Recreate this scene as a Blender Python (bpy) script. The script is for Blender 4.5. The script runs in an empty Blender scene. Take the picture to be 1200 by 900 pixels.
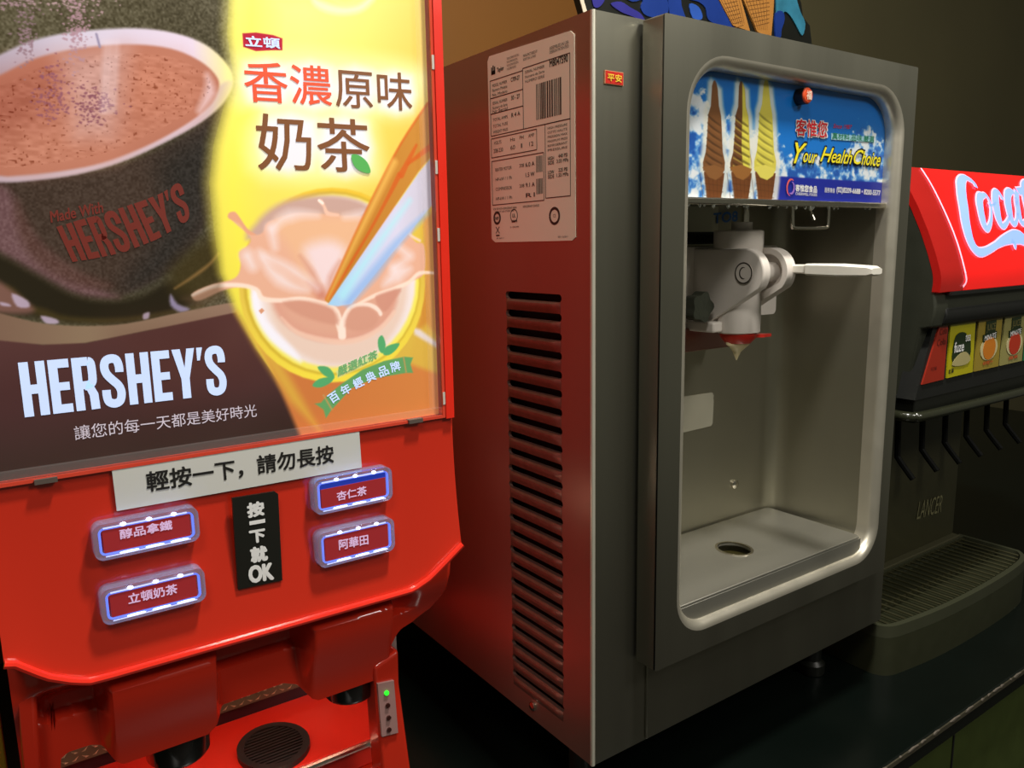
import bpy, math, random
import numpy as np
from mathutils import Vector, Matrix
from mathutils.geometry import tessellate_polygon
random.seed(7); np.random.seed(7)
SC = bpy.context.scene; COL = SC.collection
# ---------------------------------------------------------------- units
# everything is laid out in "bays" of half a metre: x along the counter, y into the wall, z above eye height
K = 0.5; EYE = 1.45
def U(p): return Vector((p[0]*K, p[1]*K, EYE+p[2]*K))
# ---------------------------------------------------------------- camera
FPX = 916.22; YAW, PIT, ROL = (math.radians(a) for a in (34.797, 9.959, -1.016))
fw = Vector((math.sin(YAW)*math.cos(PIT), math.cos(YAW)*math.cos(PIT), -math.sin(PIT)))
r0 = Vector((math.cos(YAW), -math.sin(YAW), 0)); u0 = r0.cross(fw)
rt = r0*math.cos(ROL)+u0*math.sin(ROL); up = -r0*math.sin(ROL)+u0*math.cos(ROL)
cam_d = bpy.data.cameras.new('camera'); cam = bpy.data.objects.new('camera', cam_d); COL.objects.link(cam)
cam_d.sensor_width = 36; cam_d.lens = FPX/1200*36; cam_d.clip_start = .01
cam.matrix_world = Matrix(((rt.x, up.x, -fw.x, 0), (rt.y, up.y, -fw.y, 0), (rt.z, up.z, -fw.z, EYE), (0, 0, 0, 1)))
SC.camera = cam
# ---------------------------------------------------------------- world, lights, exposure
SC.view_settings.view_transform = 'Standard'; SC.view_settings.look = 'None'
SC.view_settings.gamma = 1; SC.view_settings.use_curve_mapping = False; SC.view_settings.exposure = 0.0
w = bpy.data.worlds.new('world'); SC.world = w; w.use_nodes = True
w.node_tree.nodes['Background'].inputs[0].default_value = (.90, .88, .66, 1)
w.node_tree.nodes['Background'].inputs[1].default_value = .085
def lamp(name, loc, target, size, power, col=(1, .95, .86), size_y=None):
    l = bpy.data.lights.new(name, 'AREA'); l.size = size; l.energy = power; l.color = col
    if size_y: l.shape = 'RECTANGLE'; l.size_y = size_y
    o = bpy.data.objects.new(name, l); COL.objects.link(o); o.location = U(loc)
    o.rotation_euler = (U(target)-U(loc)).to_track_quat('-Z', 'Y').to_euler(); return o
lamp('ceiling_and_fill_light', (1.0, .28, 2.5), (1.2, 1.0, -.6), .13, 28)
lamp('ceiling_and_fill_light', (-.9, -.9, 2.5), (.7, 1.1, -.2), .4, 9)  # added fill from the left, not a known lamp
lamp('ceiling_and_fill_light', (2.3, -2.5, 2.5), (.9, 1.3, -.3), .45, 17)  # added fill, placed to brighten the dispenser's right side and the steel

# ---------------------------------------------------------------- placing: a point of the picture carried onto a real plane
def ray(px, py): return fw*FPX + rt*(px-600) - up*(py-450)
def on(px, py, ax, val):
    d = ray(px, py); return d*(val/d[ax])
def py_(px, py, Y): return on(px, py, 1, Y)          # onto a plane facing the room
def P2(pts, Y): return [(lambda p: (p.x, p.z))(on(a, b, 1, Y)) for a, b in pts]
# ---------------------------------------------------------------- materials
def lin(c): return tuple((v/255/12.92 if v/255 <= .04045 else ((v/255+.055)/1.055)**2.4) for v in c[:3])
MATS = {}
def mat(name, col=(128, 128, 128), rough=.5, metal=0., emit=0., coat=0., noise=0., nscale=40, bump=0., bscale=300, stretch=(1, 1, 1),
        attr=False, spec=.5, trans=0., alpha=1., aniso=0.):
    if name in MATS: return MATS[name]
    m = bpy.data.materials.new(name); m.use_nodes = True; nt = m.node_tree; b = nt.nodes['Principled BSDF']
    L = nt.links.new; c = lin(col)
    b.inputs['Base Color'].default_value = (*c, 1); b.inputs['Roughness'].default_value = rough
    b.inputs['Metallic'].default_value = metal; b.inputs['Specular IOR Level'].default_value = spec
    b.inputs['Coat Weight'].default_value = coat; b.inputs['Coat Roughness'].default_value = .06
    b.inputs['Transmission Weight'].default_value = trans; b.inputs['Alpha'].default_value = alpha
    b.inputs['Anisotropic'].default_value = aniso
    src = None
    if attr:
        a = nt.nodes.new('ShaderNodeAttribute'); a.attribute_name = 'print'; src = a.outputs['Color']
        L(src, b.inputs['Base Color'])
    if emit:
        b.inputs['Emission Strength'].default_value = emit; b.inputs['Emission Color'].default_value = (*c, 1)
        if src: L(src, b.inputs['Emission Color'])
    if noise or bump or not attr:
        tc = nt.nodes.new('ShaderNodeTexCoord'); mp = nt.nodes.new('ShaderNodeMapping'); mp.inputs['Scale'].default_value = stretch
        L(tc.outputs['Object'], mp.inputs[0])
        n = nt.nodes.new('ShaderNodeTexNoise'); n.inputs['Scale'].default_value = nscale; n.inputs['Detail'].default_value = 4; L(mp.outputs[0], n.inputs[0])
        if not attr:
            r = nt.nodes.new('ShaderNodeMix'); r.data_type = 'RGBA'; k = max(noise, .04)
            r.inputs[6].default_value = (*[v*(1-k) for v in c], 1); r.inputs[7].default_value = (*[min(1, v*(1+k)) for v in c], 1)
            L(n.outputs[0], r.inputs[0]); L(r.outputs[2], b.inputs['Base Color'])
            if emit: L(r.outputs[2], b.inputs['Emission Color'])
        mr = nt.nodes.new('ShaderNodeMapRange'); mr.inputs[3].default_value = max(0, rough-.06); mr.inputs[4].default_value = min(1, rough+.06)
        L(n.outputs[0], mr.inputs[0]); L(mr.outputs[0], b.inputs['Roughness'])
        if bump:
            n2 = nt.nodes.new('ShaderNodeTexNoise'); n2.inputs['Scale'].default_value = bscale; n2.inputs['Detail'].default_value = 3
            L(mp.outputs[0], n2.inputs[0])
            bp = nt.nodes.new('ShaderNodeBump'); bp.inputs['Strength'].default_value = bump; bp.inputs['Distance'].default_value = .001
            L(n2.outputs[0], bp.inputs['Height']); L(bp.outputs[0], b.inputs['Normal'])
    MATS[name] = m; return m
red = mat('red_gloss', (200, 44, 24), .24, coat=.6, noise=.05, nscale=6)
redlow = red
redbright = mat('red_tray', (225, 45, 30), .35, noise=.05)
steel = mat('steel_brushed', (160, 158, 144), .40, .96, noise=.18, nscale=14, bump=.10, bscale=260, stretch=(1, 1, .04), aniso=.6)
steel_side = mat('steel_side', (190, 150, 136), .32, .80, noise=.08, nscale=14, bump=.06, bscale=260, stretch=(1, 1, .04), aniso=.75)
steel_h = mat('steel_tray', (172, 170, 160), .46, .90, noise=.10, nscale=20, bump=.10, bscale=240, stretch=(.05, 1, 1))
steel_in = mat('steel_recess', (168, 164, 146), .42, .92, noise=.06, nscale=5)
steel_b = mat('steel_bright', (215, 210, 198), .2, 1)
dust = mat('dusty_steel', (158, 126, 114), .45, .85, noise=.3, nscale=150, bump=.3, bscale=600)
dark = mat('dark_void', (6, 6, 6), .8)
blackp = mat('black_plastic', (20, 22, 17), .42, noise=.15)
housing = mat('charcoal_housing', (46, 48, 38), .5, noise=.12, bump=.1, bscale=500)
splash = mat('splash_panel', (52, 50, 30), .5, noise=.2)
white = mat('white_acetal', (222, 214, 206), .42, noise=.04)
whiteb = mat('white_handle', (240, 236, 225), .35)
sticker = mat('sticker_white', (205, 205, 200), .5, noise=.03, nscale=8)
ink = mat('ink_black', (28, 26, 24), .5)
paper = mat('label_paper', (255, 252, 226), .5, noise=.05, nscale=10)
LIT = .33
def litp(name, c, e=LIT): return mat(name, c, .35, emit=e)

# ---------------------------------------------------------------- mesh building
class MB:
    def __init__(s): s.v = []; s.f = []
    def add(s, vs, fs):
        n = len(s.v); s.v += [tuple(p) for p in vs]; s.f += [tuple(i+n for i in f) for f in fs]; return s
    def box(s, x0, x1, y0, y1, z0, z1):
        return s.add([(x, y, z) for x in (x0, x1) for y in (y0, y1) for z in (z0, z1)],
                     [(0, 1, 3, 2), (4, 6, 7, 5), (0, 4, 5, 1), (2, 3, 7, 6), (0, 2, 6, 4), (1, 5, 7, 3)])
    def plate(s, outer, holes=(), d0=0., d1=.01, ax=1):
        """2-D outline (with holes) given thickness from d0 to d1 along axis ax"""
        loops = [list(outer)]+[list(h) for h in holes]
        flat = [p for l in loops for p in l]
        tri = tessellate_polygon([[Vector((p[0], p[1], 0)) for p in l] for l in loops])
        def m(p, d): return (p[0], d, p[1]) if ax == 1 else ((d, p[0], p[1]) if ax == 0 else (p[0], p[1], d))
        n = len(flat); vs = [m(p, d0) for p in flat]+[m(p, d1) for p in flat]
        fs = [tuple(t) for t in tri]+[tuple(i+n for i in reversed(t)) for t in tri]
        k = 0
        for l in loops:
            L = len(l)
            for i in range(L): a, b = k+i, k+(i+1) % L; fs.append((a, b, b+n, a+n))
            k += L
        return s.add(vs, fs)
    def loft(s, rings, closed=True, cap0=False, cap1=False):
        n = len(rings[0]); vs = [p for r in rings for p in r]; fs = []
        for j in range(len(rings)-1):
            for i in range(n if closed else n-1):
                a = j*n+i; b = j*n+(i+1) % n; fs.append((a, b, b+n, a+n))
        if cap0: fs.append(tuple(range(n)))
        if cap1: fs.append(tuple((len(rings)-1)*n+i for i in reversed(range(n))))
        return s.add(vs, fs)
    def tube(s, pts, r, seg=10, caps=True):
        pts = [Vector(p) for p in pts]; rings = []; rr = r if isinstance(r, (list, tuple)) else [r]*len(pts)
        ref = None
        for i, p in enumerate(pts):
            t = (pts[min(i+1, len(pts)-1)]-pts[max(i-1, 0)]).normalized()
            if ref is None: ref = t.orthogonal().normalized()
            a = (ref-t*ref.dot(t)).normalized(); ref = a; b = t.cross(a)
            rings.append([tuple(p+(a*math.cos(2*math.pi*k/seg)+b*math.sin(2*math.pi*k/seg))*rr[i]) for k in range(seg)])
        return s.loft(rings, True, caps, caps)
    def cyl(s, a, b, r, seg=28): return s.tube([a, b], r, seg)
    def ribbon(s, pts, ws, place):
        """variable width stroke in 2-D carried on a surface by place(x,z)->3-D"""
        n = len(pts); L = []; R = []
        for i in range(n):
            a = pts[max(i-1, 0)]; b = pts[min(i+1, n-1)]; tx, tz = b[0]-a[0], b[1]-a[1]; l = math.hypot(tx, tz) or 1
            nx, nz = -tz/l, tx/l; wd = ws[i]/2
            L.append(place(pts[i][0]+nx*wd, pts[i][1]+nz*wd)); R.append(place(pts[i][0]-nx*wd, pts[i][1]-nz*wd))
        return s.add(L+R, [(i, i+1, n+i+1, n+i) for i in range(n-1)])
ROOT = {}
def obj(name, mb, m, parent=None, smooth=False, bevel=0, label=None, kind=None, stuff=False):
    base = ROOT.get(parent.name, U((0, 0, 0))*0) if parent else Vector((0, 0, 0))
    me = bpy.data.meshes.new(name); me.from_pydata([tuple(U(p)-base) for p in mb.v], [], mb.f); me.validate()
    import bmesh
    bm = bmesh.new(); bm.from_mesh(me); bmesh.ops.recalc_face_normals(bm, faces=bm.faces); bm.to_mesh(me); bm.free()
    o = bpy.data.objects.new(name, me); COL.objects.link(o); me.materials.append(m)
    if parent: o.parent = parent
    ROOT[o.name] = base
    if smooth:
        me.shade_smooth(); me.set_sharp_from_angle(angle=math.radians(38))
    if bevel:
        bv = o.modifiers.new('bevel', 'BEVEL'); bv.width = bevel*K; bv.segments = 3; bv.limit_method = 'ANGLE'; bv.angle_limit = math.radians(40); bv.harden_normals = False
        me.shade_smooth(); me.set_sharp_from_angle(angle=math.radians(60))
    if label: o['label'] = label
    if kind: o['kind'] = kind
    if stuff: o['kind'] = 'stuff'
    return o
def thing(name, label, cat, base):
    o = bpy.data.objects.new(name, None); COL.objects.link(o); o.location = U(base); o.empty_display_size = .05
    o['label'] = label; o['category'] = cat; ROOT[o.name] = U(base); return o
def rrect(x0, x1, z0, z1, r, n=8):
    """rounded rectangle; r = one radius or (bottom, top)"""
    rb, rt_ = r if isinstance(r, tuple) else (r, r); out = []
    for cx, cz, a0, rr in ((x1-rb, z0+rb, -90, rb), (x1-rt_, z1-rt_, 0, rt_), (x0+rt_, z1-rt_, 90, rt_), (x0+rb, z0+rb, 180, rb)):
        for i in range(n+1):
            a = math.radians(a0+90*i/n); out.append((cx+rr*math.cos(a), cz+rr*math.sin(a)))
    return out
def circle(cx, cz, r, n=24, rz=None): return [(cx+r*math.cos(2*math.pi*i/n), cz+(rz or r)*math.sin(2*math.pi*i/n)) for i in range(n)]
def spline(pts, k=6, closed=False):
    out = []; n = len(pts); pts = [tuple(p) for p in pts]
    rng = range(n) if closed else range(n-1)
    for i in rng:
        p0 = pts[(i-1) % n] if closed else pts[max(i-1, 0)]; p1 = pts[i]; p2 = pts[(i+1) % n]; p3 = pts[(i+2) % n] if closed else pts[min(i+2, n-1)]
        for j in range(k):
            t = j/k; out.append(tuple(.5*((2*b)+(-a+c)*t+(2*a-5*b+4*c-d)*t*t+(-a+3*b-3*c+d)*t**3) for a, b, c, d in zip(p0, p1, p2, p3)))
    if not closed: out.append(pts[-1])
    return out
TXT = {}
def glyphs(body, bold=0., shear=0., spacing=1.):
    key = (body, bold, shear, spacing)
    if key not in TXT:
        c = bpy.data.curves.new('t', 'FONT'); c.body = body; c.offset = 0; c.shear = shear; c.space_character = spacing; c.resolution_u = 3
        o = bpy.data.objects.new('t', c); COL.objects.link(o); bpy.context.view_layer.update()
        me = bpy.data.meshes.new_from_object(o.evaluated_get(bpy.context.evaluated_depsgraph_get()))
        v = np.array([(q.co.x, q.co.y) for q in me.vertices]); f = [tuple(p.vertices) for p in me.polygons]
        lo, hi = v.min(0), v.max(0); TXT[key] = ((v-lo)/(hi-lo), f, (hi-lo)[0]/(hi-lo)[1])
        bpy.data.objects.remove(o); bpy.data.meshes.remove(me)
    return TXT[key]
def text(mb, body, LB, RB, LT, off=(0, -.0005, 0), bold=0., shear=0., spacing=1., grow=0):
    """fit the lettering into the parallelogram with 3-D corners LB, RB, LT"""
    v, f, _ = glyphs(body, bold, shear, spacing); LB, RB, LT = Vector(LB), Vector(RB), Vector(LT); off = Vector(off)
    a, b = RB-LB, LT-LB
    hgt = b.length; e = bold*1.1*hgt
    if grow: LB = LB-a.normalized()*grow-b.normalized()*grow; a = a+a.normalized()*2*grow; b = b+b.normalized()*2*grow
    A_, B_ = a.normalized()*e, b.normalized()*e; nn = a.cross(b).normalized(); nn = nn if nn.dot(LB) < 0 else -nn
    shifts = [(0, 0)] if bold < .006 else [(1, 1), (1, -1), (-1, 1), (-1, -1), (0, 0)]+([(1.3, 0), (-1.3, 0), (0, 1.3), (0, -1.3)] if bold > .03 else [])
    for k_, (i, j) in enumerate(shifts): mb.add([tuple(LB+a*p[0]+b*p[1]+off+A_*i+B_*j+nn*(k_*4e-5)) for p in v], f)
    return mb
def ftext(mb, body, lb, rb, h, Y, **k):
    """front-facing lettering: lb, rb = ends of its foot, h = height at its left end"""
    LB = on(*lb, 1, Y); RB = on(*rb, 1, Y); t = on(lb[0], lb[1]-h, 1, Y); LT = LB+Vector((0, 0, t.z-LB.z))
    return text(mb, body, LB, RB, LT, **k)

# ---------------------------------------------------------------- printed panels: colours computed on a fine grid
class Canvas:
    def __init__(s, Y, x0, x1, z0, z1, nx, nz):
        s.Y = Y; s.nx, s.nz = nx, nz; s.x = np.linspace(x0, x1, nx); s.z = np.linspace(z0, z1, nz)
        s.X, s.Z = np.meshgrid(s.x, s.z); s.c = np.zeros((nz, nx, 3)); s.px = (x1-x0)/nx
    def pts(s, p): return [(q.x, q.z) for q in (on(a, b, 1, s.Y) for a, b in p)]
    def blend(s, a, col, sl=None):
        a = a[..., None]; t = s.c if sl is None else s.c[sl]
        c = np.array(col, float) if not callable(col) else col(s.X if sl is None else s.X[sl], s.Z if sl is None else s.Z[sl])
        t[...] = t*(1-a)+c*a
    def sdf(s, poly, X, Z):
        d = np.full(X.shape, 1e9); ins = np.zeros(X.shape, bool); n = len(poly)
        for i in range(n):
            ax, az = poly[i]; bx, bz = poly[(i+1) % n]; ex, ez = bx-ax, bz-az; L = ex*ex+ez*ez+1e-12
            t = np.clip(((X-ax)*ex+(Z-az)*ez)/L, 0, 1); d = np.minimum(d, (X-ax-ex*t)**2+(Z-az-ez*t)**2)
            if abs(ez) > 1e-12: ins ^= ((az > Z) != (bz > Z)) & (X < ex*(Z-az)/ez+ax)
        d = np.sqrt(d); return np.where(ins, d, -d)
    def box(s, P, m):
        xs = [p[0] for p in P]; zs = [p[1] for p in P]
        i0, i1 = np.searchsorted(s.x, (min(xs)-m, max(xs)+m)); j0, j1 = np.searchsorted(s.z, (min(zs)-m, max(zs)+m))
        return (slice(j0, j1), slice(i0, i1))
    def poly(s, p, col, soft=1.0, alpha=1., smooth=0, raw=False):
        """p in picture points carried to the panel; soft = edge width in mm"""
        P = p if raw else s.pts(p)
        if smooth: P = spline(P, smooth, True)
        w_ = soft*.002; sl = s.box(P, w_)
        if s.X[sl].size == 0: return
        d = s.sdf(P, s.X[sl], s.Z[sl]); a = np.clip(d/w_+.5, 0, 1); a = a*a*(3-2*a)*alpha; s.blend(a, col, sl)
    def line(s, p, width, col, soft=.8, alpha=1., smooth=4):
        P = s.pts(p); P = spline(P, smooth) if smooth else P; w_ = soft*.002
        wd = np.interp(np.linspace(0, 1, len(P)), np.linspace(0, 1, len(width)), width)*.002 if isinstance(width, (list, tuple)) else np.full(len(P), width*.002)
        sl = s.box(P, wd.max()+w_); X, Z = s.X[sl], s.Z[sl]; 
        if X.size == 0: return
        d = np.full(X.shape, -1e9)
        for i in range(len(P)-1):
            ax, az = P[i]; ex, ez = P[i+1][0]-ax, P[i+1][1]-az; t = np.clip(((X-ax)*ex+(Z-az)*ez)/(ex*ex+ez*ez+1e-12), 0, 1)
            d = np.maximum(d, (wd[i]+(wd[i+1]-wd[i])*t)/2-np.hypot(X-ax-ex*t, Z-az-ez*t))
        a = np.clip(d/w_+.5, 0, 1)*alpha; s.blend(a, col, sl)
    def noise(s, amp, sx, sz, seed=1, octaves=1):
        rs = np.random.RandomState(seed); out = 0
        for o in range(octaves):
            gx = max(2, int(sx*2**o)); gz = max(2, int(sz*2**o)); g = rs.rand(gz+1, gx+1)
            fx = np.linspace(0, gx-1e-6, s.nx); fz = np.linspace(0, gz-1e-6, s.nz); ix = fx.astype(int); iz = fz.astype(int); tx = fx-ix; tz = (fz-iz)[:, None]
            tx = tx*tx*(3-2*tx); tz = tz*tz*(3-2*tz)
            out = out+((g[iz][:, ix]*(1-tx)+g[iz][:, ix+1]*tx)*(1-tz)+(g[iz+1][:, ix]*(1-tx)+g[iz+1][:, ix+1]*tx)*tz-.5)/2**o
        return out*amp
    def build(s, name, m, parent, mask=None, **kw):
        base = ROOT[parent.name]; nx, nz = s.nx, s.nz; me = bpy.data.meshes.new(name)
        co = np.stack([s.X*K, np.full(s.X.shape, s.Y*K), s.Z*K+EYE], -1).reshape(-1, 3)-np.array(base)
        i = (np.arange(nz-1)[:, None]*nx+np.arange(nx-1)[None, :]); q = np.stack([i, i+1, i+nx+1, i+nx], -1).reshape(-1, 4)
        if mask is not None:
            mm = mask(s.X, s.Z); keep = (mm[:-1, :-1] & mm[1:, 1:]).reshape(-1); q = q[keep]
        me.vertices.add(len(co)); me.vertices.foreach_set('co', co.astype(np.float32).ravel())
        me.loops.add(q.size); me.loops.foreach_set('vertex_index', q.astype(np.int32).ravel())
        me.polygons.add(len(q)); me.polygons.foreach_set('loop_start', np.arange(0, q.size, 4, dtype=np.int32)); me.update(calc_edges=True)
        c = np.clip(s.c, 0, 255)/255; c = np.where(c <= .04045, c/12.92, ((c+.055)/1.055)**2.4)
        at = me.color_attributes.new('print', 'FLOAT_COLOR', 'POINT')
        at.data.foreach_set('color', np.concatenate([c.reshape(-1, 3), np.ones((c.shape[0]*c.shape[1], 1))], 1).astype(np.float32).ravel())
        me.materials.append(m); o = bpy.data.objects.new(name, me); COL.objects.link(o); o.parent = parent; ROOT[o.name] = base
        for k_, v_ in kw.items(): o[k_] = v_
        return o
def lerp3(stops, t):
    xs = [s_[0] for s_ in stops]; return np.stack([np.interp(t, xs, [s_[1][i] for s_ in stops]) for i in range(3)], -1)

# ================================================================ SETTING
ZC = -1.2
yellow = mat('wall_paint_mustard', (112, 68, 0), .7, noise=.12, nscale=3, bump=.05)
olive = mat('wall_paint_olive', (84, 78, 50), .85, noise=.22, nscale=2.2, bump=.05)
obj('wall_back', MB().box(-3, 3.05, 2.75, 2.85, -2.9, 3.2), yellow, kind='structure')
obj('wall_right', MB().box(3.05, 8, 2.68, 2.85, -2.9, 3.2), olive, kind='structure')
obj('floor', MB().box(-3, 8, -4, 2.85, -3.0, -2.9), mat('floor_tile', (50, 46, 40), .5), kind='structure')
c = thing('counter', 'long black glossy counter with a chipped front edge under the three machines', 'counter', (2, 1.75, -2.9))
blackc = mat('counter_laminate', (9, 15, 12), .25, noise=.3, nscale=8, bump=.05)
obj('countertop', MB().box(-1.5, 6, .852, 2.66, ZC-.055, ZC), blackc, c, bevel=.006)
obj('cabinet_front', MB().box(-1.5, 6, .885, .93, -2.9, ZC-.055), mat('cabinet_laminate', (58, 70, 24), .55, noise=.25, nscale=30), c)
for x in (-.6, .35, 1.3, 2.02, 2.95): obj('door_seam', MB().box(x, x+.006, .882, .886, -2.85, ZC-.075), dark, c)
obj('edge_band', MB().box(1.2, 2.9, .8495, .853, ZC-.014, ZC-.002), mat('edge_band_worn', (62, 58, 44), .6, noise=.5, nscale=30), c)
mb = MB(); rs = random.Random(3); x = 1.2
while x < 2.9:
    l = rs.uniform(.006, .05); h = rs.uniform(.002, .007)
    pts = [(x, ZC-.001-rs.uniform(0, .003)), (x+l*.3, ZC-h-.001), (x+l*.7, ZC-h*.6), (x+l, ZC-.002), (x+l*.5, ZC+.0004)]
    mb.plate(pts, (), .8485, .8525); x += l+abs(rs.gauss(0, .03))
obj('edge_chips', mb, mat('chipped_edge', (96, 88, 78), .8, noise=.3, nscale=120), c, label='pale chipped wear along the counter edge', stuff=True)

pt = thing('partition_board', 'mustard yellow partition board standing left of the red dispenser', 'partition', (-.4, 1.52, ZC))
obj('panel', MB().box(-.8, -.030, 1.50, 1.53, ZC+.02, 1.2), mat('partition_mustard', (128, 104, 4), .6, noise=.15, nscale=6), pt, bevel=.003)
obj('foot', MB().box(-.8, -.030, 1.47, 1.56, ZC, ZC+.02), blackp, pt)
# ================================================================ RED HOT DRINK DISPENSER
d = thing('hot_drink_dispenser', 'tall red hot drink dispenser with lit chocolate and milk tea poster and four glowing buttons', 'drink dispenser', (.3, 1.5, ZC))
YF = 1.08
obj('lightbox', MB().box(-.008, .622, YF+.004, 1.22, -.53, .60), red, d, bevel=.008)
obj('housing', MB().box(-.004, .618, 1.22, 1.95, -.53, .34), mat('side_red', (230, 52, 32), .4), d, bevel=.008)
obj('rear_column', MB().box(.0, .600, 1.445, 1.95, ZC, -.53), mat('side_red'), d)
obj('side_wall', MB().box(.604, .616, 1.30, 1.95, ZC, -.53), mat('side_red'), d, bevel=.003)
obj('base_plate', MB().box(.0, .655, 1.45, 1.97, ZC, -1.06), mat('side_red'), d, bevel=.006)
# --- lit poster
cv = Canvas(YF-.004, .0, .604, -.262, .46, 600, 720)
X, Z = cv.X, cv.Z
PXP = lambda a, b: (lambda q: (q.x, q.z))(on(a, b, 1, cv.Y))
grain = np.random.rand(*X.shape)-.5
dk = np.array((74, 68, 50.)); cv.c[...] = dk*1.08+4+cv.noise(26, 3, 4, 5, 3)[..., None]*np.array((1, 1, .9))
cv.c += (cv.noise(34, 260, 300, 9))[..., None]
# cup body
cup = [(266, 112), (262, 170), (252, 225), (236, 270), (205, 312), (165, 338), (130, 349), (90, 345), (45, 322), (0, 297), (-30, 270), (-30, 200), (60, 206), (150, 190), (230, 150)]
cv.poly(cup, lambda x, z: np.array((66, 45, 42.))+cv.noise(22, 4, 4, 3, 2)[cv.box(spline(cv.pts(cup), 5, True), .003)][..., None]*np.array((1, .8, .8)) if False else np.broadcast_to(np.array((62, 48, 40.)), x.shape+(3,)), 5, smooth=5)
cv.poly([(256, 150), (250, 220), (236, 270), (205, 312), (170, 335), (150, 330), (190, 260), (190, 190)], (40, 38, 36), 26, .8, smooth=4)
cv.poly([(-30, 215), (10, 222), (28, 262), (60, 300), (110, 335), (140, 350), (80, 342), (0, 297), (-30, 280)], (112, 82, 86), 8, .9, smooth=4)
cv.poly([(20, 235), (45, 280), (90, 315), (130, 335), (90, 335), (45, 310), (22, 275)], (84, 58, 52), 9, .9, smooth=4)
cv.c += (cv.noise(22, 280, 330, 19))[..., None]
# under the cup: dark melted chocolate
cv.poly([(-30, 292), (0, 298), (45, 322), (90, 346), (130, 352), (165, 346), (200, 330), (232, 345), (215, 362), (150, 377), (90, 378), (40, 372), (-30, 360)], (34, 28, 16), 8, smooth=4)
cv.poly([(200, 316), (235, 285), (258, 280), (262, 330), (235, 350), (205, 345)], (58, 48, 22), 14, .85, smooth=4)
cv.poly([(-20, 338), (10, 335), (28, 350), (42, 368), (80, 376), (140, 378), (215, 364), (235, 358), (150, 372), (80, 371), (45, 360), (-20, 352)], (66, 54, 24), 5, .8, smooth=4)
cv.poly([(-20, 320), (0, 330), (20, 345), (40, 362), (25, 368), (-20, 360)], (120, 84, 76), 5, .9, smooth=4)
for q in ([(14, 344), (32, 352), (34, 360), (20, 359)], [(48, 370), (66, 374), (68, 379), (54, 379)], [(0, 354), (10, 356), (12, 359), (2, 358)], [(168, 368), (175, 366), (174, 373), (168, 374)]):
    cv.poly(q, (176, 158, 182), 2, .9, smooth=3)
cv.poly([(200, 345), (208, 356), (222, 362), (212, 366), (200, 358)], (150, 140, 176), 3, .9, smooth=3)
cv.line([(256, 297), (245, 310), (225, 325), (205, 338)], [1, 2.2, 1], (136, 104, 60), 2, .8)
# rim and drink
cv.poly([(-45, 88), (0, 64), (40, 47), (90, 37), (160, 33), (210, 40), (245, 55), (268, 78), (273, 98), (262, 120), (235, 143), (190, 168), (140, 190), (90, 204), (40, 211), (0, 213), (-45, 205)],
        lambda x, z: lerp3([(0, (150, 140, 160)), (.2, (205, 195, 215)), (.36, (222, 205, 225)), (.42, (235, 225, 150)), (1, (235, 225, 150))], x/.75), 2.5, smooth=5)
cv.poly([(273, 96), (262, 120), (235, 143), (190, 168), (140, 190), (90, 204), (40, 211), (0, 213), (0, 206), (90, 200), (180, 168), (235, 135), (258, 100)], (196, 168, 176), 3, .7, smooth=4)
liq = [(-45, 108), (0, 88), (40, 69), (90, 57), (150, 52), (200, 57), (235, 72), (254, 90), (256, 105), (245, 125), (215, 148), (170, 172), (120, 191), (70, 201), (20, 206), (0, 206), (-45, 198)]
cv.poly(liq, (176, 112, 92), 2.5, smooth=5)
cv.poly([(-30, 100), (40, 78), (90, 75), (60, 110), (40, 150), (-30, 170)], (150, 82, 66), 34, .7)
cv.poly([(150, 62), (210, 70), (240, 95), (225, 130), (170, 145), (140, 110)], (200, 132, 108), 30, .6)
cv.poly([(20, 150), (120, 160), (180, 150), (130, 185), (40, 198), (0, 190)], (190, 126, 104), 24, .6)
cv.poly([(70, 62), (150, 55), (140, 130), (130, 160), (90, 160), (80, 110)], (205, 172, 172), 22, .55)
cv.line([(243, 88), (246, 108), (234, 130)], [2, 7, 3], (224, 192, 196), 5, .8)
liqP = spline(cv.pts(liq), 5, True); sl = cv.box(liqP, 0); ins = cv.sdf(liqP, X[sl], Z[sl]) > .01
n1 = cv.noise(1, 210, 300, 31)[sl]; cv.c[sl] -= (ins*np.clip(n1-.30, 0, .2)*330)[..., None]
n1 = cv.noise(1, 90, 240, 33)[sl]; cv.c[sl] += (ins*n1*20)[..., None]
rp = random.Random(5)
for cx_, cy_, sx_, sy_, n_, col in ((90, 30, 9, 50, 190, (168, 132, 146)), (30, 38, 9, 46, 110, (140, 112, 124)), (62, 110, 14, 40, 130, (132, 78, 96)), (110, 125, 16, 26, 150, (124, 72, 88)), (85, 4, 26, 12, 60, (176, 146, 152)), (15, 3, 20, 8, 40, (158, 128, 138))):
    for _ in range(n_):
        a, b = cx_+rp.gauss(0, sx_)*.8, cy_+rp.gauss(0, sy_)*.5
        if b < -10 or a < -5 or b > 150: continue
        q = PXP(a, b); r_ = rp.uniform(.0008, .0021); e = r_*rp.uniform(.5, 1)
        cv.poly([(q[0]-r_, q[1]), (q[0], q[1]+e), (q[0]+r_, q[1]+.001), (q[0]+.001, q[1]-e)], col, .8, .85, raw=True)
cv.line([(113, 40), (117, 55)], 1.2, (140, 130, 160), 1)
for a in (122, 128, 135): cv.line([(a+2, 50), (a-2, 130)], 2, (226, 206, 214), 4, .45)
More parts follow.
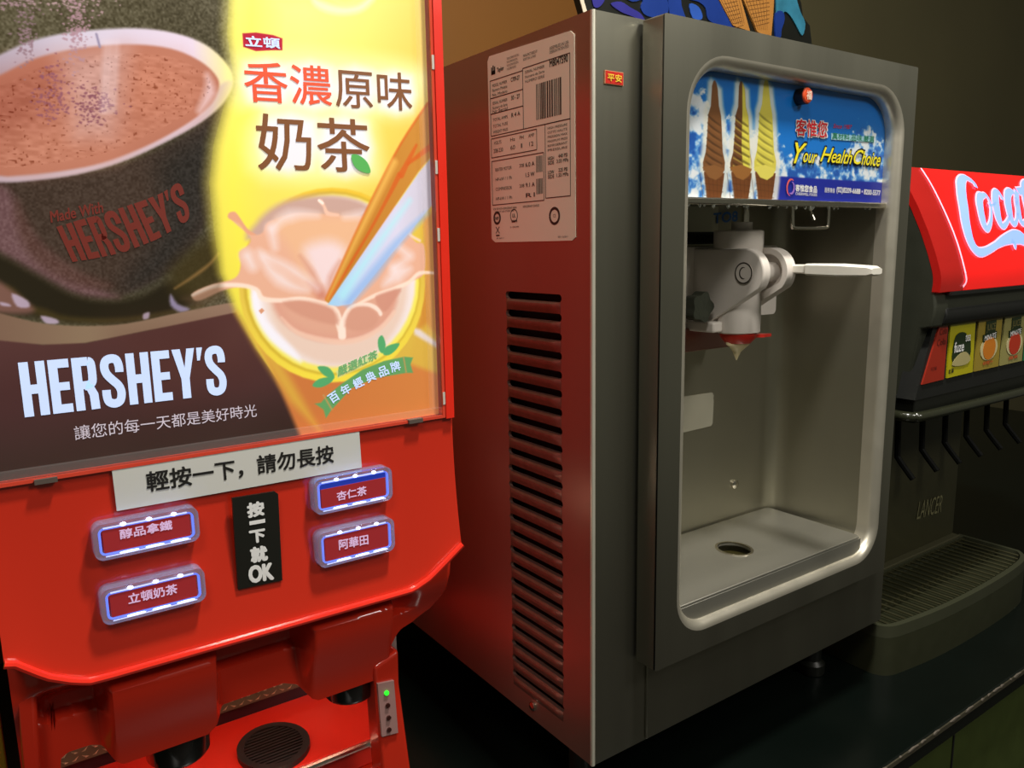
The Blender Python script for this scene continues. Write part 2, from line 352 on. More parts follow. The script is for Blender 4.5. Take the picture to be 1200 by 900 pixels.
# tan band and brown foot
cv.poly([(-30, 359), (0, 367), (50, 379), (100, 382), (150, 379), (212, 366), (280, 354), (290, 366), (240, 376), (175, 387), (100, 402), (50, 404), (-30, 396)],
        lambda x, z: lerp3([(0, (112, 84, 70)), (.12, (134, 112, 90)), (.3, (150, 122, 104)), (1, (150, 122, 104))], x), 1.5, smooth=4)
cv.poly([(-30, 396), (0, 399), (50, 404), (100, 402), (175, 387), (277, 366), (300, 408), (330, 453), (380, 520), (380, 580), (-30, 620)],
        lambda x, z: lerp3([(0, (54, 38, 34)), (.35, (72, 44, 44)), (1, (84, 50, 48))], np.clip((z+.25)/.2, 0, 1)), 1.5)
cv.poly([(140, 395), (290, 372), (300, 440), (180, 470)], (92, 56, 50), 50, .45)
cv.c += cv.noise(10, 5, 7, 77, 2)[..., None]
# yellow half
yel = [(267, -60), (268, 0), (266, 40), (272, 80), (273, 100), (262, 125), (250, 170), (245, 215), (250, 265), (258, 320), (277, 366), (300, 408), (330, 453), (374, 510), (374, 620), (700, 620), (700, -60)]
def ycol(x, z):
    t = np.clip((.36-z)/.62, 0, 1); c_ = lerp3([(0, (250, 244, 140)), (.22, (246, 236, 120)), (.45, (236, 220, 96)), (.7, (228, 212, 78)), (1, (224, 196, 70))], t)
    r_ = np.clip((x-.42)/.18, 0, 1)[..., None]; return c_*(1-r_*.5)+np.array((206, 150, 52))*r_*.5
yP = cv.pts(yel); dd = cv.sdf(yP, X, Z); soft = np.interp(Z, (-.16, -.10, .05), (.0015, .012, .034))
a_ = np.clip(dd/soft+.5, 0, 1); a_ = a_*a_*(3-2*a_); cv.blend(a_, ycol(X, Z))
g_ = np.clip(1-np.abs(dd-.03)/.045, 0, 1)*np.clip((Z+.16)/.1, 0, 1)*(dd > 0)*.4; cv.blend(g_, (250, 242, 66))
# faint cup at the very top
cv.line([(366, -6), (372, 4), (395, 12), (420, 10), (436, -2)], [2, 6, 5, 4], (252, 238, 190), 4, .85)
cv.line([(385, -4), (405, 5), (425, -4)], 3, (244, 214, 140), 4, .7)
# glow behind the big characters
cv.poly([(280, 70), (330, 62), (400, 66), (490, 78), (500, 105), (480, 135), (440, 140), (445, 190), (430, 210), (310, 208), (290, 165), (300, 132), (278, 118)], (250, 244, 190), 22, .75, smooth=3)
for q in ([(289, 76), (336, 78), (336, 120), (292, 118)], [(342, 78), (388, 80), (388, 124), (345, 122)], [(396, 84), (436, 84), (436, 126), (398, 126)], [(443, 88), (482, 90), (482, 130), (446, 128)], [(310, 138), (370, 140), (364, 196), (312, 196)], [(378, 142), (430, 146), (430, 200), (380, 200)]):
    cv.poly(q, (230, 228, 246), 12, .9, smooth=2)
# orange ground under the tea cup
cv.poly([(300, 395), (335, 420), (380, 446), (430, 446), (470, 430), (515, 400), (520, 560), (372, 560), (330, 460)], lambda x, z: lerp3([(0, (200, 118, 62)), (1, (208, 128, 66))], np.clip((x-.4)/.2, 0, 1)), 5)
cv.poly([(280, 370), (330, 425), (375, 505), (340, 470), (300, 408), (277, 366)], (214, 168, 66), 9, .9)
cv.poly([(496, 255), (520, 240), (520, 440), (480, 420), (492, 370), (498, 320)], (204, 134, 56), 6, .85)
cv.poly([(470, 400), (500, 380), (520, 402), (520, 440), (490, 430), (462, 420)], (214, 176, 72), 6, .9)
cv.poly([(484, 384), (492, 386), (514, 402), (512, 408), (486, 392)], (226, 214, 222), 4, .9)
# tea cup: ring, inside, drink
def ell(cx_, cy_, rx_, ry_, n_=40): return [(cx_+rx_*math.cos(2*math.pi*i/n_), cy_+ry_*math.sin(2*math.pi*i/n_)) for i in range(n_)]
cv.poly(ell(389, 334, 109, 114), lambda x, z: lerp3([(0, (240, 218, 70)), (.5, (222, 190, 76)), (1, (230, 190, 60))], np.clip((z+.18)/.26, 0, 1)), 2)
cv.poly(ell(389, 332, 104, 108), (196, 164, 50), 2.5, .7); cv.poly(ell(390, 332, 101, 105), (240, 226, 96), 2.5)
cv.poly(ell(390, 330, 97, 100), (236, 222, 222), 4); cv.poly(ell(394, 334, 84, 94), (228, 200, 186), 8)
cv.poly([(300, 335), (312, 375), (345, 410), (352, 425), (315, 398), (295, 360)], (240, 238, 252), 5, .9, smooth=3)
cv.poly([(300, 262), (325, 240), (360, 230), (400, 230), (430, 240), (440, 262), (300, 282)], (196, 160, 150), 7, smooth=4)
cv.poly(ell(392, 345, 74, 56), (214, 152, 132), 6, .9); cv.poly(ell(392, 352, 62, 40), (218, 164, 142), 8, .9)
# crown of the splash
cv.poly([(272, 250), (276, 256), (288, 270), (300, 275), (308, 272), (312, 262), (325, 256), (345, 250), (368, 250), (390, 252), (410, 253), (440, 252), (470, 240), (486, 262), (482, 276), (488, 284), (497, 288), (497, 320), (480, 330), (455, 338), (425, 352), (400, 358), (372, 352), (340, 350), (312, 352), (300, 340), (285, 336), (262, 340), (235, 352), (226, 350), (228, 342), (250, 333), (275, 326), (282, 312), (280, 296), (290, 288), (294, 280), (288, 272), (272, 258)], (226, 172, 146), 2, smooth=4)
cv.poly([(268, 250), (274, 248), (279, 252), (290, 268), (300, 275), (290, 274), (280, 262), (268, 256)], (224, 160, 128), 1.5, smooth=3)
cv.poly([(322, 262), (345, 254), (400, 254), (425, 258), (415, 290), (385, 350), (372, 345), (345, 300)], (230, 180, 142), 12, .9, smooth=3)
cv.poly([(358, 290), (385, 282), (404, 292), (400, 315), (388, 345), (374, 335), (362, 312)], (236, 216, 226), 14, .85, smooth=3)
cv.line([(378, 345), (366, 320), (352, 300)], [2, 4, 1], (206, 138, 116), 5, .7)
cv.line([(384, 346), (388, 325), (398, 306)], [2, 4, 1], (206, 142, 122), 5, .7)
cv.poly([(372, 352), (360, 330), (378, 335), (386, 352)], (200, 122, 104), 7, .7)
for p_, w_ in (([(320, 268), (332, 256), (350, 251), (372, 252)], [3, 7, 2]), ([(304, 295), (318, 318), (340, 334), (360, 340)], [2, 9, 2]), ([(310, 300), (335, 312), (355, 325), (372, 338)], [4, 6, 3]),
               ([(480, 315), (465, 322), (450, 334)], [3, 12, 2]), ([(475, 305), (462, 314)], [2, 7]), ([(290, 300), (296, 312)], [8, 6]), ([(318, 268), (322, 290)], [6, 3]), ([(404, 254), (418, 252), (426, 249)], [2, 4, 2]), ([(468, 290), (480, 300)], [4, 6])):
    cv.line(p_, w_, (240, 226, 232), 7, .68)
cv.line([(226, 346), (250, 336), (278, 334), (300, 339), (308, 350), (330, 352), (352, 350), (372, 354), (392, 362), (398, 380), (401, 394)], [2, 2.5, 3, 3, 3.5, 3, 3, 3.5, 4, 6, 5], (246, 222, 208), 1.5, .9)
cv.line([(401, 394), (403, 375), (412, 360), (430, 357), (442, 362), (446, 368)], [6, 4, 3, 3.5, 3], (246, 224, 212), 1.5, .9)
cv.line([(420, 356), (440, 346), (465, 337), (480, 330), (492, 320), (510, 320)], [2, 3, 3, 3, 3, 2], (246, 220, 204), 1.5, .9)
cv.poly([(444, 345), (470, 338), (462, 352), (452, 365), (444, 360), (440, 350)], (204, 142, 124), 3, .85, smooth=3)
cv.poly([(332, 354), (362, 353), (390, 362), (396, 380), (370, 376), (345, 366)], (206, 146, 126), 4, .85, smooth=3)
cv.poly([(404, 382), (412, 362), (432, 360), (444, 372), (436, 384), (418, 388)], (208, 150, 130), 4, .85, smooth=3)
cv.line([(330, 372), (350, 390), (390, 400), (420, 398), (445, 385), (462, 366)], [1, 3, 4, 4, 3, 3], (238, 196, 176), 2, .8)
cv.poly([(215, 350), (258, 330), (262, 344), (232, 360)], (92, 70, 52), 8, .6)
cv.line([(376, 236), (380, 242), (384, 250), (396, 252)], [3, 2, 3, 2], (236, 190, 168), 1.5); cv.line([(374, 235), (378, 238)], 2, (250, 230, 220), 1)
cv.line([(484, 262), (480, 274), (492, 282)], [3, 2, 2], (240, 206, 180), 1.5)
cv.poly([(303, 364), (307, 361), (310, 364), (306, 368)], (214, 150, 118), 1)
# stream of tea and milk
cv.poly([(560, 30), (501, 121), (470, 168), (440, 225), (415, 277), (381, 352), (386, 356), (430, 290), (491, 200), (560, 120)], lambda x, z: lerp3([(0, (188, 120, 42)), (1, (196, 134, 56))], np.clip((x-.4)/.2, 0, 1)), 1.5)
cv.poly([(560, 118), (491, 202), (430, 290), (384, 357), (396, 359), (412, 356), (450, 308), (507, 240), (560, 190)],
        lambda x, z: lerp3([(0, (142, 206, 244)), (.35, (196, 206, 240)), (.7, (212, 208, 232)), (1, (196, 190, 206))], np.clip((x-.41)/.19, 0, 1)), 2)
cv.line([(500, 250), (465, 285), (438, 320), (408, 354)], [3, 6, 8, 6], (140, 178, 232), 5, .7)
cv.line([(480, 235), (440, 290), (402, 345)], [3, 5, 7], (168, 232, 244), 5, .6)
for p_, w_ in (([(501, 121), (470, 168), (440, 225), (415, 277), (382, 350)], 1.6), ([(468, 205), (450, 240), (425, 285), (386, 350)], [4, 2.5, 2, 2]), ([(488, 170), (470, 205)], [2, 5]), ([(520, 160), (478, 192)], [6, 2])):
    cv.line(p_, w_, (206, 92, 34), 1.5, .8)
cv.line([(462, 190), (420, 275), (384, 350)], [5, 4, 2], (236, 184, 90), 4, .7)
# flag, leaves, ribbon
cv.poly([(284, 39), (300, 38), (320, 41), (331, 45), (331, 59), (318, 59), (300, 60), (285, 55)], (176, 22, 52), 1)
cv.poly([(412, 182), (420, 182), (430, 190), (434, 202), (424, 201), (415, 194)], (70, 160, 80), 1.2, smooth=3)
cv.line([(413, 183), (432, 200)], 1, (120, 196, 96), 1)
cv.poly([(376, 472), (383, 464), (400, 450), (425, 433), (450, 423), (474, 418), (484, 419), (481, 427), (484, 437), (476, 437), (440, 443), (412, 455), (388, 481), (382, 490), (379, 480), (369, 473)], (98, 158, 98), 1.3)
cv.line([(379, 463), (389, 480)], 1, (190, 150, 90), 1); cv.line([(473, 419), (476, 436)], 1, (190, 150, 90), 1)
for q in ([(372, 430), (384, 430), (391, 438), (391, 444), (380, 440)], [(366, 452), (374, 444), (390, 442), (388, 448), (376, 454)], [(443, 398), (448, 393), (452, 404), (449, 414), (444, 410)], [(449, 415), (453, 406), (468, 402), (464, 410), (456, 416)]):
    cv.poly(q, (84, 166, 108), 1.2, smooth=3)
cv.poly([(394, 435), (420, 422), (441, 411), (444, 418), (420, 432), (396, 443)], (198, 212, 160), 2, .8)
poster_m = mat('lit_poster', attr=True, rough=.25, emit=LIT, coat=.35)
poster = cv.build('poster', poster_m, d, label='backlit poster with a cocoa cup on the left and milk tea on yellow at the right')
LW = litp('poster_letter_white', (190, 208, 246), .5); YP = cv.Y
mb = MB(); ftext(mb, '香濃', (288, 119), (389, 124), 48, YP, bold=.007); obj('lettering', mb, litp('poster_letter_red', (222, 82, 50)), poster, label='orange-red characters')
mb = MB(); ftext(mb, '原味', (394, 125.5), (483, 130), 46, YP, bold=.006); ftext(mb, '奶茶', (303, 199), (434, 202), 66, YP, bold=.006); obj('lettering', mb, litp('poster_letter_brown', (122, 76, 44)), poster, label='brown characters')
leafp = spline([(q.x, q.z) for q in (on(a, b, 1, YP-.0012) for a, b in ((412, 182), (420, 182), (430, 190), (434, 202), (424, 201), (415, 194)))], 4, True)
obj('leaf', MB().plate(leafp, (), YP-.0016, YP-.0012), litp('poster_leaf', (84, 168, 84)), poster, label='small green leaf on the last brown character')
mb = MB(); ftext(mb, '立頓', (288, 54), (328, 57), 12, YP, bold=.03); obj('lettering', mb, LW, poster, label='small white characters on a red flag')
mb = MB(); ftext(mb, '讓您的每一天都是美好時光', (88, 516), (301, 488), 17, YP, bold=.0); obj('lettering', mb, litp('poster_letter_grey', (196, 186, 200), .36), poster, label='white slogan under the large white word')
mb = MB(); ftext(mb, '嚴選紅茶', (396, 441), (442, 420), 11, YP, bold=.02); obj('lettering', mb, litp('poster_letter_green', (110, 168, 110)), poster)
mb = MB()
for ch, cx_, cy_, an in (('百', 391, 465.5, -33), ('年', 405, 456.5, -31), ('經', 419.5, 448.5, -28), ('典', 434, 441.5, -25), ('品', 449, 435, -22), ('牌', 463, 429.5, -18)):
    a = math.radians(an); ux, uy = math.cos(a), math.sin(a); vx, vy = math.sin(a), -math.cos(a); h = 5.6
    q = lambda s_, t_: on(cx_+ux*s_*h+vx*t_*h, cy_+uy*s_*h+vy*t_*h, 1, YP); text(mb, ch, q(-1, -1), q(1, -1), q(-1, 1), bold=.02)
obj('lettering', mb, LW, poster, label='white characters along a curved green ribbon')
# block capitals built by hand: condensed and heavy
def caps(mb, word, place):
    """word set in unit height; place(x,y) carries it to the surface"""
    S = .17; adv = 0
    def quad(x0, x1, y0, y1):
        mb.add([place(adv+x0, y0), place(adv+x1, y0), place(adv+x1, y1), place(adv+x0, y1)], [(0, 1, 2, 3)])
    for ch in word:
        if ch == 'H': quad(0, S, 0, 1); quad(.29, .29+S, 0, 1); quad(S, .29, .41, .58); W = .46
        elif ch == 'E': quad(0, S, 0, 1); quad(S, .38, 0, .16); quad(S, .36, .42, .57); quad(S, .38, .84, 1); W = .38
        elif ch == 'R':
            quad(0, S, 0, 1); quad(S, .30, .84, 1); quad(S, .30, .40, .55)
            P = [(adv+.30, .92), (adv+.345, .90), (adv+.365, .82), (adv+.365, .60), (adv+.345, .51), (adv+.28, .475)]; mb.ribbon(spline(P, 4), [.16]*(len(P)*4-3), place)
            mb.ribbon([(adv+.22, .45), (adv+.30, .42), (adv+.36, .28), (adv+.37, .0)], [.14, .16, .17, .17], place); W = .47
        elif ch == 'S':
            P = [(adv+.37, .66), (adv+.37, .78), (adv+.33, .90), (adv+.23, .93), (adv+.12, .89), (adv+.085, .77), (adv+.12, .64), (adv+.22, .52), (adv+.33, .40), (adv+.37, .26), (adv+.33, .11), (adv+.22, .065), (adv+.11, .11), (adv+.08, .22), (adv+.08, .34)]
            mb.ribbon(spline(P, 4), [.165]*(len(P)*4-3), place); W = .46
        elif ch == 'Y':
            mb.add([place(adv+a, b) for a, b in ((0, 1), (.18, 1), (.25, .62), (.32, 1), (.49, 1), (.34, .40), (.34, 0), (.16, 0), (.16, .40))], [(0, 1, 2, 8), (2, 3, 4, 5), (2, 5, 6, 7), (2, 7, 8)]); W = .46
        elif ch == "'": mb.add([place(adv+a, b) for a, b in ((.02, 1), (.15, 1), (.08, .74), (.02, .74))], [(0, 1, 2, 3)]); W = .13
        adv += W+.055
    return adv-.055
tot = caps(MB(), "HERSHEY'S", lambda x, y: (x, 0, y))
A = on(29, 489, 1, YP); B = on(267, 461, 1, YP); Tt = on(21, 425, 1, YP); hh = Tt.z-A.z
for o_, m_, dy, nm in ((0, LW, -.0022, None),):
    mb = MB(); caps(mb, "HERSHEY'S", lambda x, y: (A.x+(B.x-A.x)*x/tot, YP-.0006, A.z+(B.z-A.z)*x/tot+hh*y)); obj('lettering', mb, m_, poster, label='large bold white capital letters')
# the red word wrapped round the printed cup
mb = MB(); C0 = [(85, 307), (110, 303), (135, 298), (160, 290), (185, 280), (205, 268), (224, 255)]; C1 = [(66, 266), (92, 258), (115, 252), (140, 244), (165, 236), (190, 226), (212, 212)]
def wrap(x, y, tot_=tot):
    t = max(0, min(.9999, x/tot_))*6; i = int(t); f = t-i
    b0 = (C0[i][0]*(1-f)+C0[i+1][0]*f, C0[i][1]*(1-f)+C0[i+1][1]*f); b1 = (C1[i][0]*(1-f)+C1[i+1][0]*f, C1[i][1]*(1-f)+C1[i+1][1]*f)
    q = on(b0[0]+(b1[0]-b0[0])*y, b0[1]+(b1[1]-b0[1])*y, 1, YP); return (q.x, YP-.0006, q.z)
caps(mb, "HERSHEY'S", wrap); ftext(mb, 'Made With', (60, 261), (121, 249), 13, YP, bold=.02)
obj('lettering', mb, litp('poster_letter_dull_red', (104, 40, 32)), poster, label='dull red lettering printed on the cocoa cup')
# clear cover, its edges and red frame strip
cov = mat('clear_cover', (225, 225, 225), .08, alpha=.05, spec=.8)
mb = MB(); mb.box(.586, .6035, YF-.016, YF-.006, -.250, .46); mb.box(.0, .6035, YF-.016, YF-.006, -.262, -.250)
obj('cover_edge', mb, cov, d, label='clear plastic edge of the poster cover')
mb = MB(); mb.box(.6035, .6085, YF-.018, YF+.004, -.262, .46); mb.box(-.004, .6085, YF-.018, YF+.004, -.2665, -.262)
obj('cover_rim', mb, mat('clear_rim', (214, 70, 50), .15, spec=.8), d)
obj('frame_strip', MB().box(.6085, .623, YF-.02, YF+.006, -.268, .60), mat('frame_red', (232, 44, 26), .3, noise=.04), d)
clipm = mat('clip_grey', (90, 80, 74), .4)
for a, b in ((52, 558), (480, 490)):
    q = on(a, b, 1, YF); obj('cover_clip', MB().box(q.x-.012, q.x+.012, YF-.022, YF-.012, q.z-.004, q.z+.002), clipm, d)
for zz in (-.235, .02, .12, .27): obj('cover_clip', MB().box(.604, .608, YF-.019, YF-.015, zz-.010, zz+.010), mat('clip_clear', (200, 190, 180), .3), d)
# front panel
def zridge(x): return float(np.interp(x, [-.012, .0, .03, .057, .075, .10, .5, .53, .56, .59, .622], [-.475, -.478, -.505, -.520, -.527, -.528, -.531, -.531, -.520, -.500, -.478]))
nx = 80; rings = []
zt = -.2665
for j in range(13):
    t = j/12; rings.append([(x, YF-.012-.018*t**2, zt+(zridge(x)-zt)*t) for x in np.linspace(-.01, .623, nx)])
mb = MB().loft(rings, closed=False)
obj('front_panel', mb, red, d, smooth=True)
rp_ = [(x, YF-.034, zridge(x)) for x in np.linspace(-.01, .622, 60)]
obj('ridge', MB().tube(rp_, .0052, 8), mat('ridge_red', (236, 48, 32), .18, coat=.8), d, smooth=True, label='raised glossy red bead across the front')
def zbot(x): return float(np.interp(x, [-.01, .028, .036, .045, .072, .086, .096, .105, .217, .229, .240, .335, .355, .372, .382, .480, .490, .5, .517, .528, .537, .56, .594, .608, .617, .623],
                                       [-.72, -.72, -.655, -.649, -.649, -.655, -.672, -.682, -.682, -.672, -.655, -.653, -.662, -.684, -.690, -.690, -.672, -.66, -.65, -.634, -.627, -.622, -.606, -.59, -.566, -.482]))
def ss(t): t = max(0., min(1., t)); return t*t*(3-2*t)
def ydep(x, z):
    rec = 1.075+.055*ss((-.532-z)/.045); rec += -.020*ss((-.594-z)/.005)
    edge = max(ss((.03-x)/.03), ss((x-.52)/.05)); rec = rec*(1-edge)+(YF+.004+.03*ss((-.54-z)/.08))*edge
    m_ = 0
    for a, b in ((.100, .228), (.374, .500)):
        tp = .018; k_ = ss((x-a+tp)/tp)*ss((b+tp-x)/tp); m_ = max(m_, k_)
    m_ *= ss((-.540-z)/.02); bul = YF-.018+.030*ss((-.56-z)/.13)
    return rec*(1-m_)+bul*m_
rings = []
xs = np.linspace(-.008, .622, 200)
for j in range(49):
    t = j/48; r_ = []
    for x in xs:
        z0, z1 = zridge(x), zbot(x); z = z0+(z1-z0)*t; r_.append((x, ydep(x, z) if t > 0 else YF-.03, z))
    rings.append(r_)
rings.append([(p[0], p[1]+.02, p[2]) for p in rings[-1]])
obj('lower_shroud', MB().loft(rings, closed=False), red, d, smooth=True, label='glossy red shroud with two bulging nozzle covers')
# columns, cavity, tray
obj('side_column', MB().plate(P2([(437, 780), (466, 760), (467, 800), (475, 860), (481, 905), (488, 960), (455, 975), (446, 900)], 1.09), (), 1.085, 1.13), red, d, bevel=.006)
obj('side_column', MB().plate(P2([(20, 810), (42, 800), (48, 900), (52, 960), (34, 960), (27, 900)], 1.09), (), 1.085, 1.13), red, d, bevel=.006)
TZ = -.88
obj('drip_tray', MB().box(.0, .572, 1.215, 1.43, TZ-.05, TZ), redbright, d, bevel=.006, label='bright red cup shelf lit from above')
obj('tray_trim', MB().tube([(.0, 1.212, TZ-.004), (.52, 1.212, TZ-.004)], .006, 8), steel_b, d, smooth=True)
obj('base_front', MB().box(.0, .572, 1.2, 1.44, ZC, TZ-.05), red, d, bevel=.006)
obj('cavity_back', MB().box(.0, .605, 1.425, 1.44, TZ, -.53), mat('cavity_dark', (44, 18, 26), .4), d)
tm = MB()
dp = MB().box(.01, .595, 1.416, 1.425, TZ+.028, -.78)
for i in range(38):
    for j in range(6):
        x = .02+i*.0155; z = TZ+.036+j*.0125; s_ = 1 if (i+j) % 2 else -1
        tm.add([(x-.0055, 1.4155, z-.0030*s_-.0006), (x, 1.412, z-.0018), (x+.0055, 1.4155, z+.0030*s_+.0006), (x, 1.412, z+.0018)], [(0, 1, 2, 3)])
bpl = obj('backplate', dp, mat('tread_plate', (104, 100, 78), .4, .3, noise=.2, nscale=60), d, label='small diamond tread metal back plate')
led_ = obj('cup_lamp', MB().box(.10, .54, 1.20, 1.225, -.615, -.605), litp('lamp_warm', (255, 226, 200), 14), d)
obj('tread', tm, mat('tread_mark', (190, 184, 150), .35, .4), bpl, stuff=True)
obj('side_liner', MB().box(.585, .603, 1.27, 1.42, TZ, -.60), mat('liner_grey', (104, 92, 90), .5), d)
gx, gy = .364, 1.292
g = obj('cup_grille', MB().plate(circle(gx, gy, .062, 36, .070), (circle(gx, gy, .050, 36, .057),), TZ, TZ+.010, ax=2), mat('grille_dark', (40, 34, 32), .45), d, smooth=True)
obj('grille_base', MB().plate(circle(gx, gy, .051, 36, .058), (), TZ, TZ+.002, ax=2), dark, g)
for i in range(13):
    y_ = gy-.050+i*.0083; hw = .0505*math.sqrt(max(0, 1-((y_-gy)/.0575)**2))
    if hw > .01: obj('grille_slat', MB().box(gx-hw, gx+hw, y_-.0022, y_+.0022, TZ+.003, TZ+.009), mat('grille_dark'), g)
for cx_ in (.185, .457):
    nz = obj('nozzle', MB().loft([[(cx_+r_*math.cos(a), 1.148+r_*math.sin(a), z) for a in [2*math.pi*k/32 for k in range(32)]] for z, r_ in ((-.66, .046), (-.724, .044), (-.730, .040), (-.715, .034))], cap0=True, cap1=True), mat('nozzle_black', (22, 20, 18), .12, coat=.5), d, smooth=True)
# indicator strip
IY = 1.083
mb = MB().plate(P2([(442, 801), (461, 797), (466, 858), (447, 863)], IY), (), IY-.002, IY+.003)
ind = obj('indicator_strip', mb, mat('indicator_label', (158, 120, 116), .5), d, label='pale strip with four status lamps, the top one green')
for k_, (a, b) in enumerate(((452, 811), (453.5, 825.5), (454.5, 840), (455, 854))):
    q = on(a, b, 1, IY); obj('status_lamp', MB().cyl((q.x, IY-.005, q.z), (q.x, IY, q.z), .0038, 14), litp('led_green', (40, 220, 40), 1.6) if k_ == 0 else mat('lamp_off', (54, 24, 20), .3), ind, smooth=True, label='green glowing lamp' if k_ == 0 else None)
mb = MB()
for b in (805, 819, 833.5, 847.5): ftext(mb, '電源熱水', (445, b+1.5), (461, b-2), 3.6, IY-.001, bold=.01)
obj('lettering', mb, ink, ind)
# stickers on the red panel
SY = YF-.0175
st = obj('sticker', MB().plate(P2([(131, 549), (421, 506), (424, 548), (137, 599)], SY), (), SY, SY+.003), sticker, d, label='long white paper strip with black characters')
mb = MB(); ftext(mb, '輕按一下，請勿長按', (173, 577), (391, 542), 24, SY-.0001, bold=.018); obj('lettering', mb, ink, st)
SY2 = YF-.026
bp_ = P2([(272, 584), (322, 576), (326, 579), (331, 680), (279, 691)], SY2)
st = obj('sticker', MB().plate(bp_, (), SY2, SY2+.004), mat('sticker_black', (26, 26, 22), .3, coat=.3), d, label='upright black sticker with white characters')
mb = MB()
for ch, cx_, cy_, w_, h_ in (('按', 300, 596.5, 18, 16), ('一', 301.5, 611.5, 18, 4), ('下', 302, 628, 17, 14), ('就', 304, 649, 18, 17), ('OK', 306.5, 671, 27, 19)):
    ftext(mb, ch, (cx_-w_/2, cy_+h_/2+w_*.09), (cx_+w_/2, cy_+h_/2-w_*.09), h_, SY2-.0001, bold=.045)
obj('lettering', mb, mat('ink_white', (232, 232, 232), .5), st)
# four lit push buttons
clear = mat('clear_button', (205, 214, 250), .06, trans=.85, spec=.8, emit=.05)
blue = litp('blue_lit_edge', (96, 120, 235), .9); led = litp('led_white', (215, 225, 255), 5.0)
key = mat('button_insert', (150, 40, 44), .3, emit=.25)
BTN = [((.0985, .2255, -.3835, -.3355), '醇品拿鐵', (141, 632), (202, 620), 11.5, 'dim'), ((.0985, .2265, -.4705, -.4220), '立頓奶茶', (151, 708), (208, 695), 12, 'dim'),
       ((.387, .513, -.385, -.331), '杏仁茶', (395, 587), (429.5, 579.5), 10.5, 'top'), ((.388, .513, -.468, -.4135), '阿華田', (397.5, 644.5), (431.5, 637.5), 12, 'dim')]
for (x0, x1, z0, z1), word, lb, rb, h, kind in BTN:
    yb = YF-.014-.016*((zt-(z0+z1)/2)/.26)**2
    sc_ = (yb-.006)/YF; x0 *= sc_; x1 *= sc_; z0 *= sc_; z1 *= sc_
    yo = yb-.017
    b_ = obj('push_button', MB().plate(rrect(x0, x1, z0, z1, .011), (rrect(x0+.007, x1-.007, z0+.007, z1-.007, .006),), yo, yb+.006), clear, d, smooth=True, bevel=.002, label='clear rounded button rim lit blue-white over a red insert')
    zi = z1-.016 if kind == 'top' else z1-.009
    obj('insert', MB().plate(rrect(x0+.011, x1-.011, z0+.009, zi, .001, 2), (), yo+.001, yo+.012), key, b_)
    if kind == 'top': obj('window', MB().plate(rrect(x0+.010, x1-.010, zi, z1-.006, .001, 2), (), yo+.002, yo+.012), litp('blue_window', (30, 50, 150), .7), b_)
    obj('glow_edge', MB().plate(rrect(x0+.006, x1-.006, z0+.006, z1-.006, .007), (rrect(x0+.0088, x1-.0088, z0+.0080, z1-.0080, .004),), yo+.0005, yo+.004), blue, b_, smooth=True)
    mb = MB()
    for t in (.28, .52, .76):
        xx = x0+(x1-x0)*t; zz = z1-.0075; mb.loft([disc(xx, 0, 0, .0001, .0001, 10)]) if False else mb.plate(circle(xx, zz+.003, .0034, 12, .0022), (), yo-.0006, yo+.002)
        mb.plate(circle(xx+.004, z0+.0062, .011, 12, .0010), (), yo-.0005, yo+.001)
    obj('led', mb, led, b_, stuff=True)
    mb = MB().box(x0+.012, x1-.014, yo-.0004, yo+.001, z1-.0065, z1-.0048).box(x0+.012, x1-.012, yo-.0004, yo+.001, z0+.0040, z0+.0052); obj('light_line', mb, litp('line_white', (190, 200, 245), .7), b_, stuff=True)
    mb = MB(); ftext(mb, word, lb, rb, h, yo+.0008, bold=.02); obj('lettering', mb, litp('button_letter', (200, 170, 205), .5), b_)

# ================================================================ SOFT SERVE MACHINE
m = thing('soft_serve_machine', 'stainless steel countertop soft serve ice cream machine with white draw valve in an open recess', 'ice cream machine', (1.43, 1.7, ZC))
BX0, BX1, BY0, BY1, BZ0, BZ1 = .913, 1.941, 1.06, 2.40, -1.015, .388
# left side panel with 24 slots, each over a pressed louvre
slots = []; lou = []
for i in range(24):
    z = -.096-.0365*i; slots.append([(y, zz) for y, zz in rrect(1.147, 1.331, z-.0085, z+.0065, .0074, 4)])
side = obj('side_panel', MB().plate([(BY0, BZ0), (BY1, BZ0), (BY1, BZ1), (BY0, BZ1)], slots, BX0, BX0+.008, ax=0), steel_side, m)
for i in range(24):
    z = -.096-.0365*i; r_ = []
    for t in range(7):
        a = t/6; zz = z-.0085-.0215*a; xo = -.0052*math.sin(math.pi*min(1, a*1.0)**.6)
        r_.append([(BX0-.0004+xo*ss(min((y-1.150)/.012, (1.328-y)/.012)), y, zz) for y in np.linspace(1.150, 1.328, 16)])
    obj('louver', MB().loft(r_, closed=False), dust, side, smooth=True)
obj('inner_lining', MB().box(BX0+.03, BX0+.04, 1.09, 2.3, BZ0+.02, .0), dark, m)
shell = MB(); shell.box(BX0+.009, BX1, BY0+.011, BY1, BZ1-.008, BZ1-.0005); shell.box(BX1-.008, BX1, BY0+.011, BY1, BZ0, BZ1); shell.box(BX0+.008, BX1-.008, BY1-.01, BY1, BZ0, BZ1-.008); shell.box(BX0+.008, BX1-.008, BY0+.01, BY1, BZ0, BZ0+.01)
obj('cabinet_shell', shell, steel, m)
obj('front_frame', MB().plate([(BX0+.0085, BZ0), (BX1, BZ0), (BX1, BZ1), (BX0+.0085, BZ1)], ([(1.06, -.79), (1.80, -.79), (1.80, .34), (1.06, .34)],), BY0, BY0+.01), steel, m)
obj('lower_panel', MB().box(1.056, 1.812, BY0-.006, BY0, BZ0+.004, -.775), steel, m, bevel=.002)
